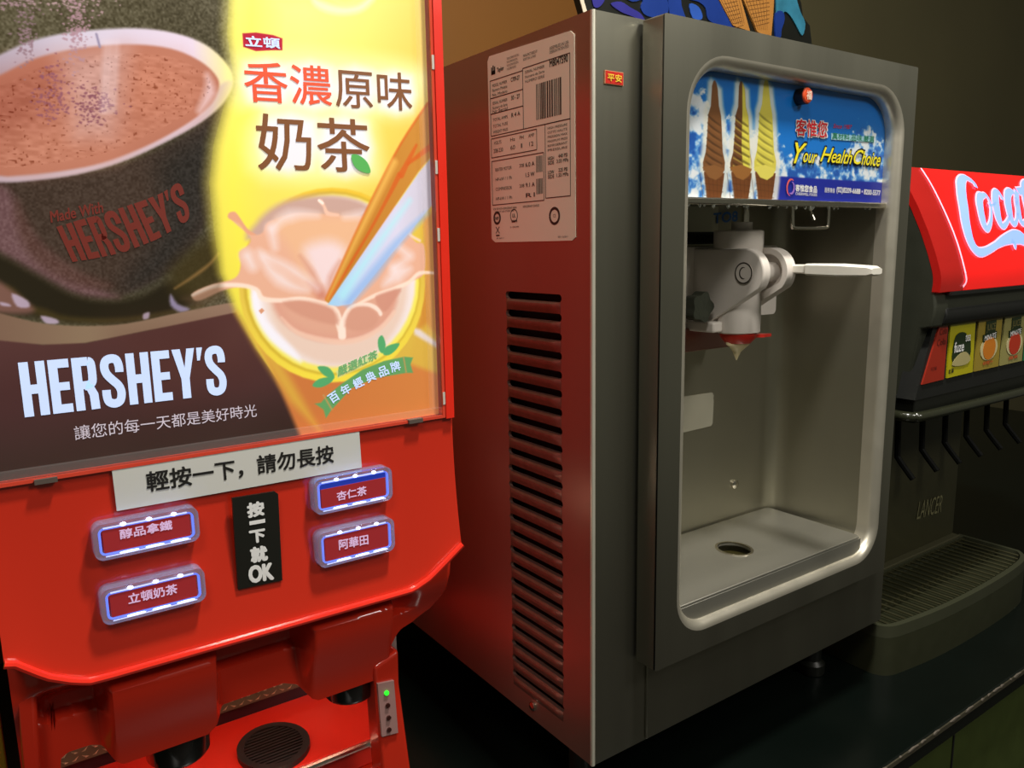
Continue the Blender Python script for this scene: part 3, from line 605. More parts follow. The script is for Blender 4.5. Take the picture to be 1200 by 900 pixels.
obj('corner_edge', MB().tube([(BX0+.004, BY0+.003, BZ0), (BX0+.004, BY0+.003, BZ1)], .005, 10), mat('steel_edge_highlight', (225, 222, 205), .4, .6), m, smooth=True)  # light caught by the corner is put into this paler, less metallic steel
# door frame with rolled opening, and the recess behind it
DX0, DX1, DZ0, DZ1 = 1.022, 1.832, -.822, .384
OX0, OX1, OZ0, OZ1 = 1.080, 1.792, -.776, .333
rad = (.085, .105)
hole = rrect(OX0, OX1, OZ0, OZ1, rad, 10)
outer = rrect(DX0, DX1, DZ0, DZ1, .004, 3)
fr = MB().plate(outer, (hole,), 1.0, 1.004)
ring = rrect(DX0, DX1, DZ0, DZ1, .004, 3)
fr.loft([[(a, 1.0, b) for a, b in ring], [(a, 1.052, b) for a, b in ring]])
door = obj('door_frame', fr, steel, m, smooth=True, label='protruding steel door frame with large rounded opening')
roll = []
for t in range(9):
    a = math.radians(90*t/8); o_ = .020*math.sin(a); yy = 1.0+.020*(1-math.cos(a))
    roll.append([(x, yy, z) for x, z in rrect(OX0+o_, OX1-o_, OZ0+o_, OZ1-o_, (rad[0]-o_, rad[1]-o_), 10)])
roll.append([(x, 1.045, z) for x, z in rrect(OX0+.020, OX1-.020, OZ0+.020, OZ1-.020, (rad[0]-.02, rad[1]-.02), 10)])
obj('rolled_edge', MB().loft(roll), mat('steel_polished_edge', (222, 216, 200), .40, .85), door, smooth=True, label='brighter rounded lip of the opening')
b0 = [(x, 1.045, z) for x, z in rrect(OX0+.020, OX1-.020, OZ0+.020, OZ1-.020, (rad[0]-.02, rad[1]-.02), 10)]
b1 = [(x, 1.24, z) for x, z in rrect(OX0+.006, OX1-.030, OZ0+.02, OZ1-.020, (.03, .03), 10)]
b2 = [(x, 1.272, z) for x, z in rrect(OX0+.010, OX1-.036, OZ0+.02, OZ1-.020, (.03, .03), 10)]
b3 = [(x, 1.290, z) for x, z in rrect(OX0+.03, OX1-.052, OZ0+.03, OZ1-.03, (.03, .03), 10)]
b4 = [(x, 1.296, z) for x, z in rrect(OX0+.05, OX1-.074, OZ0+.05, OZ1-.05, (.03, .03), 10)]
obj('recess_liner', MB().loft([b0, b1, b2, b3, b4], cap1=True), steel_in, m, smooth=True)
BK = 1.296
# tray
TT = -.715
tr = MB().plate(rrect(1.092, 1.742, 1.014, 1.288, .012, 3), (circle(1.428, 1.145, .036, 28, .041),), TT-.006, TT, ax=2)
tr.box(1.092, 1.742, 1.014, 1.020, -.768, TT-.006)
tray = obj('drip_tray', tr, steel_h, m, bevel=.0015)
obj('drain', MB().plate(circle(1.428, 1.145, .0375, 28, .0425), (), TT-.03, TT-.02, ax=2), mat('drain_dark', (46, 42, 16), .4), tray)
obj('drain_rim', MB().plate(circle(1.428, 1.145, .0415, 28, .0465), (circle(1.428, 1.145, .0355, 28, .0405),), TT, TT+.0025, ax=2), steel_b, tray, smooth=True)
# banner
YB = 1.034
bc = Canvas(YB, 1.075, 1.80, .085, .345, 560, 220); X, Z = bc.X, bc.Z
t = np.clip((Z-.085)/.26, 0, 1); bc.c[...] = lerp3([(0, (96, 150, 214)), (.35, (30, 118, 205)), (.6, (20, 112, 200)), (1, (16, 104, 190))], t)
ic = bc.noise(1, 26, 12, 4, 4); ic2 = bc.noise(1, 60, 26, 8, 3)
icec = lerp3([(-.35, (34, 84, 170)), (-.08, (70, 132, 206)), (.10, (150, 190, 228)), (.3, (226, 232, 236)), (.5, (240, 240, 240))], ic*1.15+ic2*.6)
def hmap(px): return np.interp(px, [800, 812, 828, 842, 856, 866, 880, 905, 925, 945, 965, 985, 1005, 1020, 1036, 1046], [100, 103, 118, 145, 136, 152, 160, 148, 186, 182, 196, 188, 145, 150, 178, 176])
hx = np.array([on(p, hmap(p), 1, YB).x for p in range(800, 1047, 6)]); hz = np.array([on(p, float(hmap(p)), 1, YB).z for p in range(800, 1047, 6)])
edge = np.interp(X[0], hx, hz)[None, :]+ic2*.03+ic*.02
a_ = np.clip((edge-Z)/.010+.3, 0, 1)*.92; bc.blend(a_, icec)
bc.poly([(905, 206), (1050, 215), (1050, 245), (902, 240)], (30, 42, 150), 2)
def cone(cx_, top, lean, cols):
    cup_top = 205; L_ = [(cx_+lean, top), (cx_-3+lean*.5, top+6), (cx_-4, top+30), (cx_-7, top+40), (cx_-8, top+60), (cx_-10, top+84), (cx_-13, 200)]; R_ = [(cx_+12, 200), (cx_+10, top+84), (cx_+9, top+60), (cx_+8, top+42), (cx_+5+lean*.5, top+30), (cx_+4, top+10)]
    bc.poly([(a-5, b-4) for a, b in L_]+[(cx_-12, 212), (cx_-9, 236), (cx_+14, 236), (cx_+17, 212)]+[(a+5, b) for a, b in R_], (226, 226, 214), 7, .85)
    bc.poly([(cx_-12, 201), (cx_+12, 203), (cx_+9, 226), (cx_+6, 240), (cx_-8, 240), (cx_-9, 226)], (112, 66, 34), 1.2)
    for k_ in range(-1, 5): bc.line([(cx_-12+k_*5, 203), (cx_-8+k_*4, 240)], .7, (80, 44, 22), .8, .6, 0)
    for k_ in range(4): bc.line([(cx_-11, 208+k_*7), (cx_+10, 211+k_*7)], .7, (84, 48, 24), .8, .6, 0)
    bc.poly(L_+R_, cols[0], 1.0, smooth=2)
    if len(cols) > 1: bc.poly([(cx_+lean+1, top+1), (cx_+1, top+40), (cx_+0, top+80), (cx_+2, top+100), (cx_+4, 206)]+R_, cols[1], 1.2)
    y_ = top+44
    while y_ < 196:
        w_ = 5+(y_-top)*.05; bc.line([(cx_-w_, y_-3), (cx_-w_*.2, y_+3), (cx_+w_, y_+9)], [1, 2.4, 1.0], tuple(v*.6 for v in cols[0]), 1.8, .8)
        if len(cols) > 1: bc.line([(cx_+1, y_+4), (cx_+w_, y_+9)], [2, 1.5], tuple(v*.62 for v in cols[1]), 1.5, .85)
        bc.line([(cx_-w_, y_+1), (cx_+w_*.8, y_+11)], 1.0, tuple(min(255, v*1.25) for v in (cols[-1])), 1.5, .5)
        y_ += 9
cone(837, 94, 1, [(122, 80, 46)]); cone(869, 95, 0, [(112, 72, 40), (214, 202, 80)]); cone(897, 92, 2, [(212, 200, 82)])
for cx_, c_ in ((837, (138, 92, 52)), (869, (150, 100, 50)), (897, (222, 210, 96))): bc.poly([(cx_-14, 196), (cx_, 193), (cx_+12, 198), (cx_+9, 206), (cx_+2, 211), (cx_-6, 208)], c_, 1.2)
banner = bc.build('banner', mat('banner_print', attr=True, rough=.3, coat=.4, emit=.0), m, mask=lambda x, z: x > 0, label='blue printed panel with three tall soft serve cones')
mb = MB(); ftext(mb, '客惟您', (932, 159), (969, 162), 20, YB-.001, bold=.05); obj('lettering', mb, mat('ink_offwhite', (225, 225, 225), .5), banner)
mb = MB(); ftext(mb, '客惟您', (932.5, 158.5), (968.5, 161.5), 19.5, YB-.0022, bold=.012); ftext(mb, 'Since 1987', (976, 150), (998, 151.5), 5, YB, bold=.01, shear=.3); obj('lettering', mb, mat('ink_red', (200, 32, 40), .5), banner, label='red characters with white outline')
mb = MB().plate(P2([(974, 156), (1024, 161), (1024, 167), (974, 163.5)], YB-.001), (), YB-.0012, YB-.001); obj('lettering_ground', mb, mat('pale_green_ground', (150, 196, 210), .5), banner)
mb = MB(); ftext(mb, '真材料.品味.嚴選', (975, 163), (1024, 167), 8, YB-.001, bold=.01); obj('lettering', mb, mat('ink_green', (38, 130, 96), .5), banner)
for bo, mm, dz_ in ((.055, mat('ink_navy', (14, 18, 40), .5), .0), (.016, mat('ink_yellow', (240, 226, 40), .45), -.0015)):
    mb = MB(); g_ = .0022 if bo > .05 else 0
    for wd, lb, rb, h in (('Y', (930, 191), (944, 192), 24), ('our', (941, 190), (957, 192), 11), ('H', (961, 189), (976, 190.5), 17), ('ealth', (974, 190.5), (998, 192.5), 16), ('C', (1000, 192), (1011, 193), 17), ('hoice', (1009, 193), (1031, 195), 16)):
        ftext(mb, wd, lb, rb, h, YB-.0015+dz_, bold=bo*.8, shear=.42, grow=g_)
    obj('lettering', mb, mm, banner, label='slanted yellow script' if bo < .05 else None)
mb = MB(); ftext(mb, '客惟您食品', (932, 224), (957, 226), 8, YB, bold=.03); ftext(mb, 'CHEERWELL FOODS', (932, 228.5), (957, 230), 3.2, YB, bold=.01)
ftext(mb, '服務專線', (966, 225.5), (978, 226.5), 6, YB, bold=.0); ftext(mb, '(02)8209-6688 • 8200-5577', (980, 227), (1031, 231), 8, YB, bold=.02); obj('lettering', mb, mat('ink_offwhite'), banner)
q = on(926, 220, 1, YB)
for rr_, a0, cc in ((.014, 60, (214, 90, 90)), (.010, 240, (150, 110, 190))):
    mb = MB(); P = [(q.x+rr_*math.cos(math.radians(a0+k*20)), q.z+rr_*1.2*math.sin(math.radians(a0+k*20))) for k in range(11)]
    mb.ribbon(P, [.001, .003, .004, .005, .005, .005, .004, .004, .003, .002, .001], lambda x, z: (x, YB-.0025, z)); obj('swirl_logo', mb, mat('ink_swirl_%d' % a0, cc, .5), banner)
obj('banner_sill', MB().box(1.082, 1.79, YB-.012, YB+.012, .072, .085), steel_b, m, bevel=.003)
mb = MB(); rs = random.Random(9)
for i in range(26):
    x = rs.uniform(1.09, 1.78); r_ = rs.uniform(.002, .004); mb.tube([(x, YB-.008, .072), (x, YB-.008, .072-r_*1.2), (x, YB-.008, .072-r_*2)], [r_, r_*.9, .0004], 8)
obj('water_drops', mb, mat('water', (210, 215, 205), .05, trans=.8, spec=.8), m, smooth=True, stuff=True)
q = on(945.5, 112, 1, 1.014)
kn = obj('lock_badge', MB().cyl((q.x, 1.014, q.z), (q.x, YB, q.z), .0165, 28), mat('badge_black', (24, 18, 16), .3), m, smooth=True, label='round orange-red capped button standing off the banner')
obj('badge_cap', MB().loft([[(q.x+r_*math.cos(a), y_, q.z+r_*math.sin(a)) for a in [2*math.pi*k/28 for k in range(28)]] for y_, r_ in ((1.0145, .0155), (1.012, .0155), (1.010, .0135), (1.0095, .008))], cap1=True), mat('badge_orange', (224, 84, 44), .3, coat=.5), kn, smooth=True)
mb = MB(); text(mb, '福', (q.x-.0085, 1.009, q.z-.0085), (q.x+.0085, 1.009, q.z-.0085), (q.x-.0085, 1.009, q.z+.0085), off=(0, -.0008, 0), bold=.02); obj('lettering', mb, mat('badge_white', (240, 214, 196), .4), kn)
# things inside the recess
obj('blank_label', MB().plate([(1.33, -.365), (1.508, -.368), (1.514, -.378), (1.511, -.384), (1.514, -.388), (1.512, -.447), (1.506, -.454), (1.33, -.457)], (), BK-.004, BK-.001), mat('faded_label', (170, 166, 148), .5, noise=.05), m)
q = on(860, 567, 1, BK); obj('screw', MB().loft([[(q.x+r_*math.cos(a), y_, q.z+r_*math.sin(a)) for a in [2*math.pi*k/20 for k in range(20)]] for y_, r_ in ((BK, .013), (BK-.006, .012), (BK-.009, .007))], cap1=True), steel_b, m, smooth=True)
pl_ = obj('back_plate', MB().box(1.22, 1.50, BK-.014, BK-.002, -.005, .085), mat('pale_plate', (206, 204, 176), .45, .1, noise=.05), m)
mb = MB(); ftext(mb, 'TO8', (836, 262), (864, 259), 12, BK-.016, bold=.03); obj('lettering', mb, mat('ink_blue', (50, 110, 190), .5), pl_)
# freezer door and draw valve
dv = obj('freezer_door', MB().plate(rrect(1.22, 1.672, -.178, -.008, .012, 4), (), 1.236, BK-.001), white, m, bevel=.005, label='thick pale plastic freezer door')
obj('steel_bracket', MB().box(1.21, 1.49, 1.225, 1.285, -.245, -.190), mat('bracket_steel', (150, 112, 104), .35, 1), m, bevel=.003)
obj('ribbed_stem', MB().tube([(1.25, 1.24, .012), (1.44, 1.24, .012)], .014, 14), blackp, dv, smooth=True)
def arm_outline(cy, cz, r, x_back, zb):
    P = [(x_back, cz+r)]
    for k in range(0, 15):
        a = math.radians(90+k*(128/14)); P.append((cy+r*math.cos(a), cz+r*math.sin(a)))
    P += [(1.178, -.170), (1.20, -.198), (x_back, zb)]
    return P
AX0, AX1, B_X0, B_X1 = 1.368, 1.392, 1.452, 1.476
cyA, czA, rA = 1.096, -.064, .052
oa = arm_outline(cyA, czA, rA, 1.25, -.19)
obj('valve_cheek', MB().plate(oa, (), AX0, AX1, ax=0), white, dv, bevel=.004, smooth=True)
oi = [(cyA+(y-cyA)*.74, czA+(z-czA)*.74) for y, z in oa[1:16]]+[(1.176, -.138), (1.20, -.10), (1.20, czA+.038)]
chk = obj('valve_cheek', MB().plate(oa, (), B_X0+.010, B_X1, ax=0).plate(oa, (oi,), B_X0-.006, B_X0+.010, ax=0), white, dv, bevel=.002, smooth=True)
pin = obj('pivot_pin', MB().cyl((AX0-.003, cyA-.002, czA), (B_X0+.012, cyA-.002, czA), .0215, 28), white, dv, smooth=True)
for rr_, xx in ((.0215, AX0-.0035),):
    mb = MB(); P = [(cyA-.002+rr_*math.cos(a), czA+rr_*math.sin(a)) for a in [2*math.pi*k/30 for k in range(31)]]; mb.ribbon(P, [.0030]*31, lambda y, z: (xx, y, z))
    P = [(cyA-.002+.010*math.cos(a), czA+.012*math.sin(a)) for a in [math.radians(-110+k*22)*1 for k in range(11)]]; mb.ribbon(P, [.001, .002, .003, .003, .003, .003, .003, .003, .003, .002, .001], lambda y, z: (xx, y, z))
    obj('groove', mb, mat('groove_dark', (62, 54, 46), .6), pin)
sp = MB()
def disc(cx_, cy_, z, rx_, ry_, n_=32): return [(cx_+rx_*math.cos(2*math.pi*k/n_), cy_+ry_*math.sin(2*math.pi*k/n_), z) for k in range(n_)]
SX, SYY = 1.424, 1.152
sp.loft([disc(SX, SYY, z, r_, r_) for z, r_ in ((-.035, .046), (-.12, .048), (-.165, .049), (-.197, .0485), (-.200, .044))], cap0=True, cap1=True)
obj('spout', sp, white, dv, smooth=True)
obj('spout_flange', MB().box(1.345, 1.40, 1.155, 1.26, -.196, -.172), white, dv, bevel=.005)
obj('valve_cap', MB().loft([disc(SX, 1.158, z, .054, .054, 36) for z in (-.022, .024)]+[disc(SX, 1.158, .027, .051, .051, 36)], cap0=True, cap1=True), white, dv, smooth=True)
obj('plunger_collar', MB().loft([disc(SX, 1.150, z, .023, .023, 24) for z in (.026, .044)], cap0=True, cap1=True), white, dv, smooth=True)
obj('plunger_rod', MB().cyl((SX, 1.142, .04), (SX, 1.142, .09), .0095, 16), steel_b, dv, smooth=True)
# handle
hp = []
for t, w_, h_ in ((0, .009, .009), (.18, .010, .010), (.22, .017, .012), (.6, .020, .013), (.95, .022, .010), (1, .018, .006)):
    y = 1.052-.192*t; z = -.0575-.0025*t; hp.append([(1.475+w_*sx, y, z+h_*sz) for sx, sz in ((-1, -.7), (-.7, -1), (.7, -1), (1, -.7), (1, .7), (.7, 1), (-.7, 1), (-1, .7))])
obj('draw_handle', MB().loft(hp, cap0=True, cap1=True), whiteb, m, smooth=True, label='flat white lever handle pointing out of the recess')
# knob
kp = []
KX, KY, KZ = 1.315, 1.172, -.137
for i in range(40):
    a = 2*math.pi*i/40; r_ = .031+.004*math.cos(5*a); kp.append((KX+r_*math.cos(a), KZ+r_*math.sin(a)))
k_o = obj('knob', MB().plate(kp, (), KY-.014, KY+.014), mat('knob_black', (52, 56, 44), .5, noise=.35, nscale=120, bump=.4, bscale=300), m, bevel=.004, smooth=True, label='black lobed hand screw')
obj('stem', MB().cyl((KX, KY, KZ), (KX, 1.24, KZ), .017, 18), blackp, k_o, smooth=True)
obj('nut', MB().cyl((KX, KY+.012, KZ-.004), (KX, KY+.028, KZ-.004), .026, 8), blackp, k_o)
# red seal and ice cream
rp2 = []
for y_, z_, rx_, ry_ in ((0, -.200, .036, .044), (0, -.210, .034, .042), (0, -.222, .026, .03)): rp2.append(disc(SX-.004, SYY-.004, z_, rx_, ry_, 28))
sl_ = obj('nozzle_seal', MB().loft(rp2, cap0=True, cap1=True), mat('seal_red', (206, 44, 30), .4, coat=.3, noise=.2, nscale=90), m, smooth=True, label='bright red rubber star cap under the spout')
obj('tab', MB().plate([(SX-.01, SYY+.01), (SX+.045, SYY-.025), (SX+.062, SYY-.044), (SX+.035, SYY-.044), (SX+.0, SYY-.03)], (), -.210, -.203, ax=2), mat('seal_red'), sl_)
cr = []
rs = random.Random(4)
for z_, r_ in ((-.216, .026), (-.226, .025), (-.234, .017), (-.243, .009), (-.250, .006), (-.262, .001)):
    cr.append([(SX-.004-(z_+.216)*-.05+r_*(1+.18*math.sin(3*a+z_*200))*math.cos(a), SYY-.004+r_*math.sin(a), z_) for a in [2*math.pi*k/24 for k in range(24)]])
obj('ice_cream_drip', MB().loft(cr, cap0=True, cap1=True), mat('cream', (238, 222, 176), .35, noise=.04), m, smooth=True, label='pointed drip of cream-coloured ice cream')
# wire hanger
wy = 1.05
obj('wire_bracket', MB().tube(spline([(1.462, wy, .078), (1.464, wy, .045), (1.466, wy, .034), (1.476, wy, .029), (1.58, wy, .029), (1.590, wy, .034), (1.592, wy, .045), (1.592, wy, .078)], 3), .0042, 10), steel_b, m, smooth=True)
obj('wire_pin', MB().tube([(1.530, 1.06, .08), (1.532, 1.045, .045)], .0042, 10), steel_b, m, smooth=True)
# rating plate on the side
def sd(a, b): return on(a, b, 0, BX0-.002)
SP = [(573, 66), (668, 36), (672.5, 40), (674, 278), (670, 282), (580, 284), (576, 280), (571, 72)]
rp_o = obj('rating_plate', MB().plate([(lambda q: (q.y, q.z))(sd(*p)) for p in SP], (), BX0-.0015, BX0+.001, ax=0), paper, m, label='large pale rating plate with barcodes and small print')
Lm = MB()
def yz(s_, t_):
    """s 0..1 across the plate from its far end, t 0..1 down"""
    return (1.372-(1.372-1.112)*s_, .367-.353*t_)
def sline(s0, t0, s1, t1, w_=.0016):
    a = yz(s0, t0); b = yz(s1, t1); Lm.ribbon([a, b], [w_, w_], lambda y, z: (BX0-.0020, y, z))
def srect(s0, t0, s1, t1):
    sline(s0, t0, s1, t0); sline(s1, t0, s1, t1); sline(s1, t1, s0, t1); sline(s0, t1, s0, t0)
def stext(body, s0, t1, s1, t0, bold=.0):
    a = yz(s0, t1); b = yz(s1, t1); c_ = yz(s0, t0); f = lambda p: (BX0-.0018, p[0], p[1]); text(Lm, body, f(a), f(b), f(c_), off=(-.0003, 0, 0), bold=bold)
def sfill(s0, t0, s1, t1):
    a = yz(s0, t0); b = yz(s1, t1); x = BX0-.0020; Lm.add([(x, a[0], a[1]), (x, b[0], a[1]), (x, b[0], b[1]), (x, a[0], b[1])], [(0, 1, 2, 3)])
stext('Taylor', .11, .085, .2, .058, .02)
for k in range(3): sfill(.03+k*.02, .045-.008*(k % 2), .045+k*.02, .085)
sfill(.03, .065, .085, .085)
for k, (s0, s1) in enumerate(((.24, .40), (.24, .38), (.24, .39), (.24, .36))): stext('TAYLOR COMPANY ROCKTON IL', s0, .034+k*.018, s1, .022+k*.018)
stext('MANUFACTURED BY', .45, .05, .62, .036); stext('ROCKTON, ILLINOIS', .45, .07, .60, .056); stext('ASSEMBLED IN USA', .76, .06, .97, .044); stext('DESIGN PATENTED', .76, .078, .97, .064)
srect(.01, .115, .44, .21); srect(.01, .21, .44, .295); srect(.01, .295, .44, .415); srect(.44, .105, .98, .415)
for t_, w1, w2 in ((.14, 'MODEL NUMBER', 'C709-27'), (.165, 'Numero Modele', ''), (.19, 'No. Modelo', ''), (.235, 'SERIAL NUMBER', '30 - 27'), (.26, 'Numero de Serie', ''), (.28, 'Nr Serial', ''), (.325, 'TOTAL AMPS', 'R 4 A'), (.36, 'TOTAL FUSE', ''), (.392, 'WEIGHT MASS', '')):
    stext(w1, .04, t_+.012, .24, t_-.004)
    if w2: stext(w2, .29, t_+.014, .40, t_-.008, .01)
for k, w1 in enumerate(('SERIAL NUMBER', 'Numero de Serie', 'NUMERO SERIE')): stext(w1, .47, .135+k*.024, .70, .121+k*.024)
stext('M8047590', .76, .142, .96, .108, .02)
s_ = .60; rs = random.Random(2)
while s_ < .89:
    w_ = rs.choice((.006, .010, .016)); sfill(s_, .205, s_+w_, .385); s_ += w_+rs.choice((.006, .010))
srect(.01, .43, .60, .535)
for k, (w1, s0, s1) in enumerate((('VOLTS', .05, .15), ('Hz', .27, .33), ('PH', .39, .44), ('AMP', .5, .57))): stext(w1, s0, .465, s1, .447)
for w1, s0, s1 in (('208-230', .04, .17), ('60', .27, .33), ('1', .405, .42), ('12', .51, .56)): stext(w1, s0, .51, s1, .488)
srect(.01, .555, .68, .80); srect(.70, .415, .98, .79)
for k, (w1, w2, w3) in enumerate((('BEATER MOTOR', '208', '6.0 A'), ('HP-kW / 1 Ph', '', '1.5 W'), ('COMPRESSOR', '208', '9.1 A'), ('HP-kW / 1 Ph', '', 'R1'))):
    t_ = .60+k*.054; stext(w1, .06, t_+.014, .28, t_-.004); stext(w3, .46, t_+.014, .57, t_-.008, .01)
    if w2: stext(w2, .38, t_+.012, .44, t_-.006)
for t0, t1 in ((.568, .652), (.685, .765)):
    s_ = .59
    while s_ < .665: w_ = rs.choice((.005, .008)); sfill(s_, t0, s_+w_, t1); s_ += w_+.006
for k, w1 in enumerate(('HIGH PRESSURE', 'COTE HAUTE', 'PRESSION MAX', 'MAXIMUM PRESS', 'REFRIGERANT', 'PRESSURE')): stext(w1, .73, .445+k*.022, .95, .433+k*.022)
for w1, s0, s1, t_ in (('440 PSI', .85, .95, .585), ('3.03 MPa', .83, .96, .61), ('225 PSI', .85, .95, .655), ('1.55 MPa', .83, .96, .68), ('HIGH', .73, .80, .59), ('SIDE', .73, .80, .612), ('LOW', .73, .80, .66), ('SIDE', .73, .80, .682)): stext(w1, s0, t_+.01, s1, t_-.008, .01)
stext('FOR USE WITH REFRIGERANT R404A', .02, .83, .34, .818); stext('DO NOT USE OTHER GAS', .04, .845, .30, .835); stext('REFRIGERANT CHARGE', .42, .83, .62, .818)
def sring(s_, t_, r_, w_):
    c_ = yz(s_, t_); Lm.ribbon([(c_[0]+r_*math.cos(a), c_[1]+r_*math.sin(a)) for a in [2*math.pi*k/24 for k in range(25)]], [w_]*25, lambda y, z: (BX0-.0020, y, z))
OFF = .06
sring(.07, .875, .011, .005); sring(.30, .868, .012, .002); sring(.80, .885, .014, .005); stext('NSF', .045, .885, .095, .868, .02); stext('UL', .28, .878, .32, .858, .02); stext('EPH', .27, .905, .34, .893, .03); stext('CE', .785, .892, .815, .876)
stext('E-158-399', .25, .935, .36, .926)
sline(.05, .925, .10, .962, .002); sline(.10, .925, .05, .962, .002); sfill(.05, .970, .10, .978); stext('REV. 062011 F', .06, .995, .16, .986); stext('REV 12/2011', .84, .998, .95, .989)
obj('lettering', Lm, mat('ink_faded', (64, 54, 48), .5), rp_o)
q = sd(624.5, 827.5); obj('screw', MB().loft([[(x_, q.y+r_*math.cos(a), q.z+r_*math.sin(a)) for a in [2*math.pi*k/18 for k in range(18)]] for x_, r_ in ((BX0, .011), (BX0-.005, .010), (BX0-.008, .006))], cap1=True), steel_b, m, smooth=True)
q0, q1 = on(708.5, 82, 1, BY0-.002), on(730, 101, 1, BY0-.002)
rst = obj('sticker', MB().box(q0.x, q1.x, BY0-.003, BY0, q1.z, q0.z), mat('sticker_gold', (206, 150, 110), .4), m, label='tiny red sticker with yellow marks')
obj('face', MB().box(q0.x+.001, q1.x-.001, BY0-.0036, BY0-.003, q1.z+.001, q0.z-.001), mat('sticker_red', (196, 36, 22), .4), rst)
mb = MB(); text(mb, '平安', (q0.x+.005, BY0-.0045, q1.z+.005), (q1.x-.005, BY0-.0045, q1.z+.005), (q0.x+.005, BY0-.0045, q0.z-.005), off=(0, 0, 0), bold=.02); obj('lettering', mb, mat('sticker_yellow', (232, 200, 60), .4), rst)
for x, y in ((1.0, 1.2), (1.85, 1.2), (1.0, 2.25), (1.85, 2.25)):
    obj('leg', MB().loft([disc(x, y, z, r_, r_, 20) for z, r_ in ((ZC+.002, .035), (ZC+.03, .035), (ZC+.04, .025), (BZ0+.01, .025))], cap0=True, cap1=True), blackp, m, smooth=True)

# ================================================================ SODA FOUNTAIN
f_ = thing('soda_fountain', 'black countertop soda fountain with a glowing red sign on top and flavour cards', 'drink dispenser', (2.4, 1.5, ZC))
FX0, FX1 = 1.985, 2.86
prof = [(.200, 1.150), (.185, 1.124), (.141, 1.094), (.079, 1.058), (.017, 1.028), (-.035, 1.007), (-.086, .990), (-.108, .988), (-.128, .990)]
pz = [p[0] for p in prof][::-1]; pyy = [p[1] for p in prof][::-1]
def ysign(z): return float(np.interp(z, pz, pyy))
hs = [(1.16, .172), (1.9, .172), (1.9, -.44), (1.12, -.44), (1.075, -.40), (1.05, -.365), (1.03, -.225), (1.005, -.22), (.998, -.185), (.998, -.165), (1.002, -.135)]+[(ysign(z)+.012, z-.004) for z in np.linspace(-.128, .17, 10)]
obj('housing', MB().plate(hs, (), FX0, FX1, ax=0), housing, f_, bevel=.006)
rings = []
zz_ = np.linspace(-.130, .186, 26)
for z in zz_: rings.append([(x, ysign(z), z) for x in (2.10, 2.2, 2.4, 2.6, FX1)])
sg = MB().loft(rings, closed=False); se = MB().loft([[(x, ysign(z), z) for x in (FX0-.001, 2.05, 2.10)] for z in zz_], closed=False); se.loft([[(FX0-.001, ysign(z), z) for z in zz_], [(FX0-.001, ysign(z)+.02, z) for z in zz_]], closed=False); sg.loft([[(x, ysign(.186), .186) for x in (FX0-.001, FX1)], [(x, 1.17, .176) for x in (FX0-.001, FX1)]], closed=False)
sg.loft([[(x, ysign(-.130), -.130) for x in (FX0-.001, FX1)], [(x, 1.01, -.134) for x in (FX0-.001, FX1)]], closed=False)
sign = obj('lit_sign', sg, mat('sign_red', (230, 20, 18), .22, emit=.50, coat=.5), f_, smooth=True, label='glowing red curved sign with white script')
obj('sign_end', se, mat('sign_red_dim', (180, 24, 20), .3, emit=.04, coat=.2), f_, smooth=True, label='duller red end of the sign')
def ps(a, b):
    Y_ = 1.03
    for _ in range(12): q_ = on(a, b, 1, Y_); Y_ = .5*Y_+.5*ysign(q_.z)
    return (q_.x, q_.z)
def onsign(off): return lambda x, z: (x, ysign(z)-off, z)
mb = MB(); P = [ps(a, b) for a, b in spline([(1078, 197), (1090, 216), (1104, 244), (1116, 272), (1124, 296), (1130, 320), (1131, 330), (1127, 336)], 3)]
mb.ribbon(P, [.0075]*len(P), onsign(.003)); obj('border_line', mb, litp('sign_pink_white', (250, 190, 214), .55), sign)
Z5 = lambda x, y: (1040+x/5, 160+y/5)
strokes = [  # letter strokes of the script: (points, widths)
    ([(512, 298), (498, 272), (470, 250), (445, 240), (428, 258), (424, 300), (432, 380), (446, 480), (464, 570), (492, 640), (530, 676), (575, 668), (630, 635), (680, 605), (740, 588), (780, 596), (840, 640)], [14, 16, 16, 18, 30, 40, 44, 44, 44, 40, 28, 22, 20, 30, 44, 44, 20]),
    ([(720, 600), (735, 625), (742, 662)], [40, 26, 3]),
    ([(560, 345), (535, 350), (532, 400), (545, 470), (560, 525), (578, 540), (596, 500), (600, 440), (590, 380), (570, 345), (556, 340)], [14, 26, 32, 34, 30, 18, 14, 12, 12, 14, 14]),
    ([(585, 400), (612, 400), (628, 380)], [10, 10, 8]),
    ([(668, 372), (655, 345), (636, 322), (624, 345), (630, 420), (645, 490), (665, 525), (690, 505), (712, 455)], [16, 16, 18, 30, 36, 34, 20, 14, 10]),
    ([(735, 330), (712, 320), (696, 345), (702, 420), (716, 485), (732, 512), (748, 490), (752, 430), (745, 360)], [14, 22, 30, 34, 32, 18, 14, 14, 14]),
    ([(748, 320), (752, 400), (766, 475), (784, 510), (806, 490)], [20, 26, 28, 20, 10]),
    ([(755, 320), (775, 318), (790, 300)], [26, 26, 10]),
]
def scr(scale, off, dx=0, mb=None, only=None):
    for i, (pp, ww) in enumerate(strokes):
        if only is not None and i not in only: continue
        P = spline([ps(*Z5(*p)) for p in pp], 4); P = [(x+dx, z) for x, z in P]; W_ = np.interp(np.linspace(0, 1, len(P)), np.linspace(0, 1, len(ww)), ww)
        mb.ribbon(P, [(v*.00090+scale) for v in W_], onsign(off))
mb = MB(); scr(.0045, .003, 0, mb); scr(.0045, .003, .385, mb, [0, 2, 3]); scr(.0045, .003, .30, mb, [5, 6]); obj('lettering', mb, litp('sign_pink_white', (250, 190, 214), .55), sign, label='pinkish white script outline')
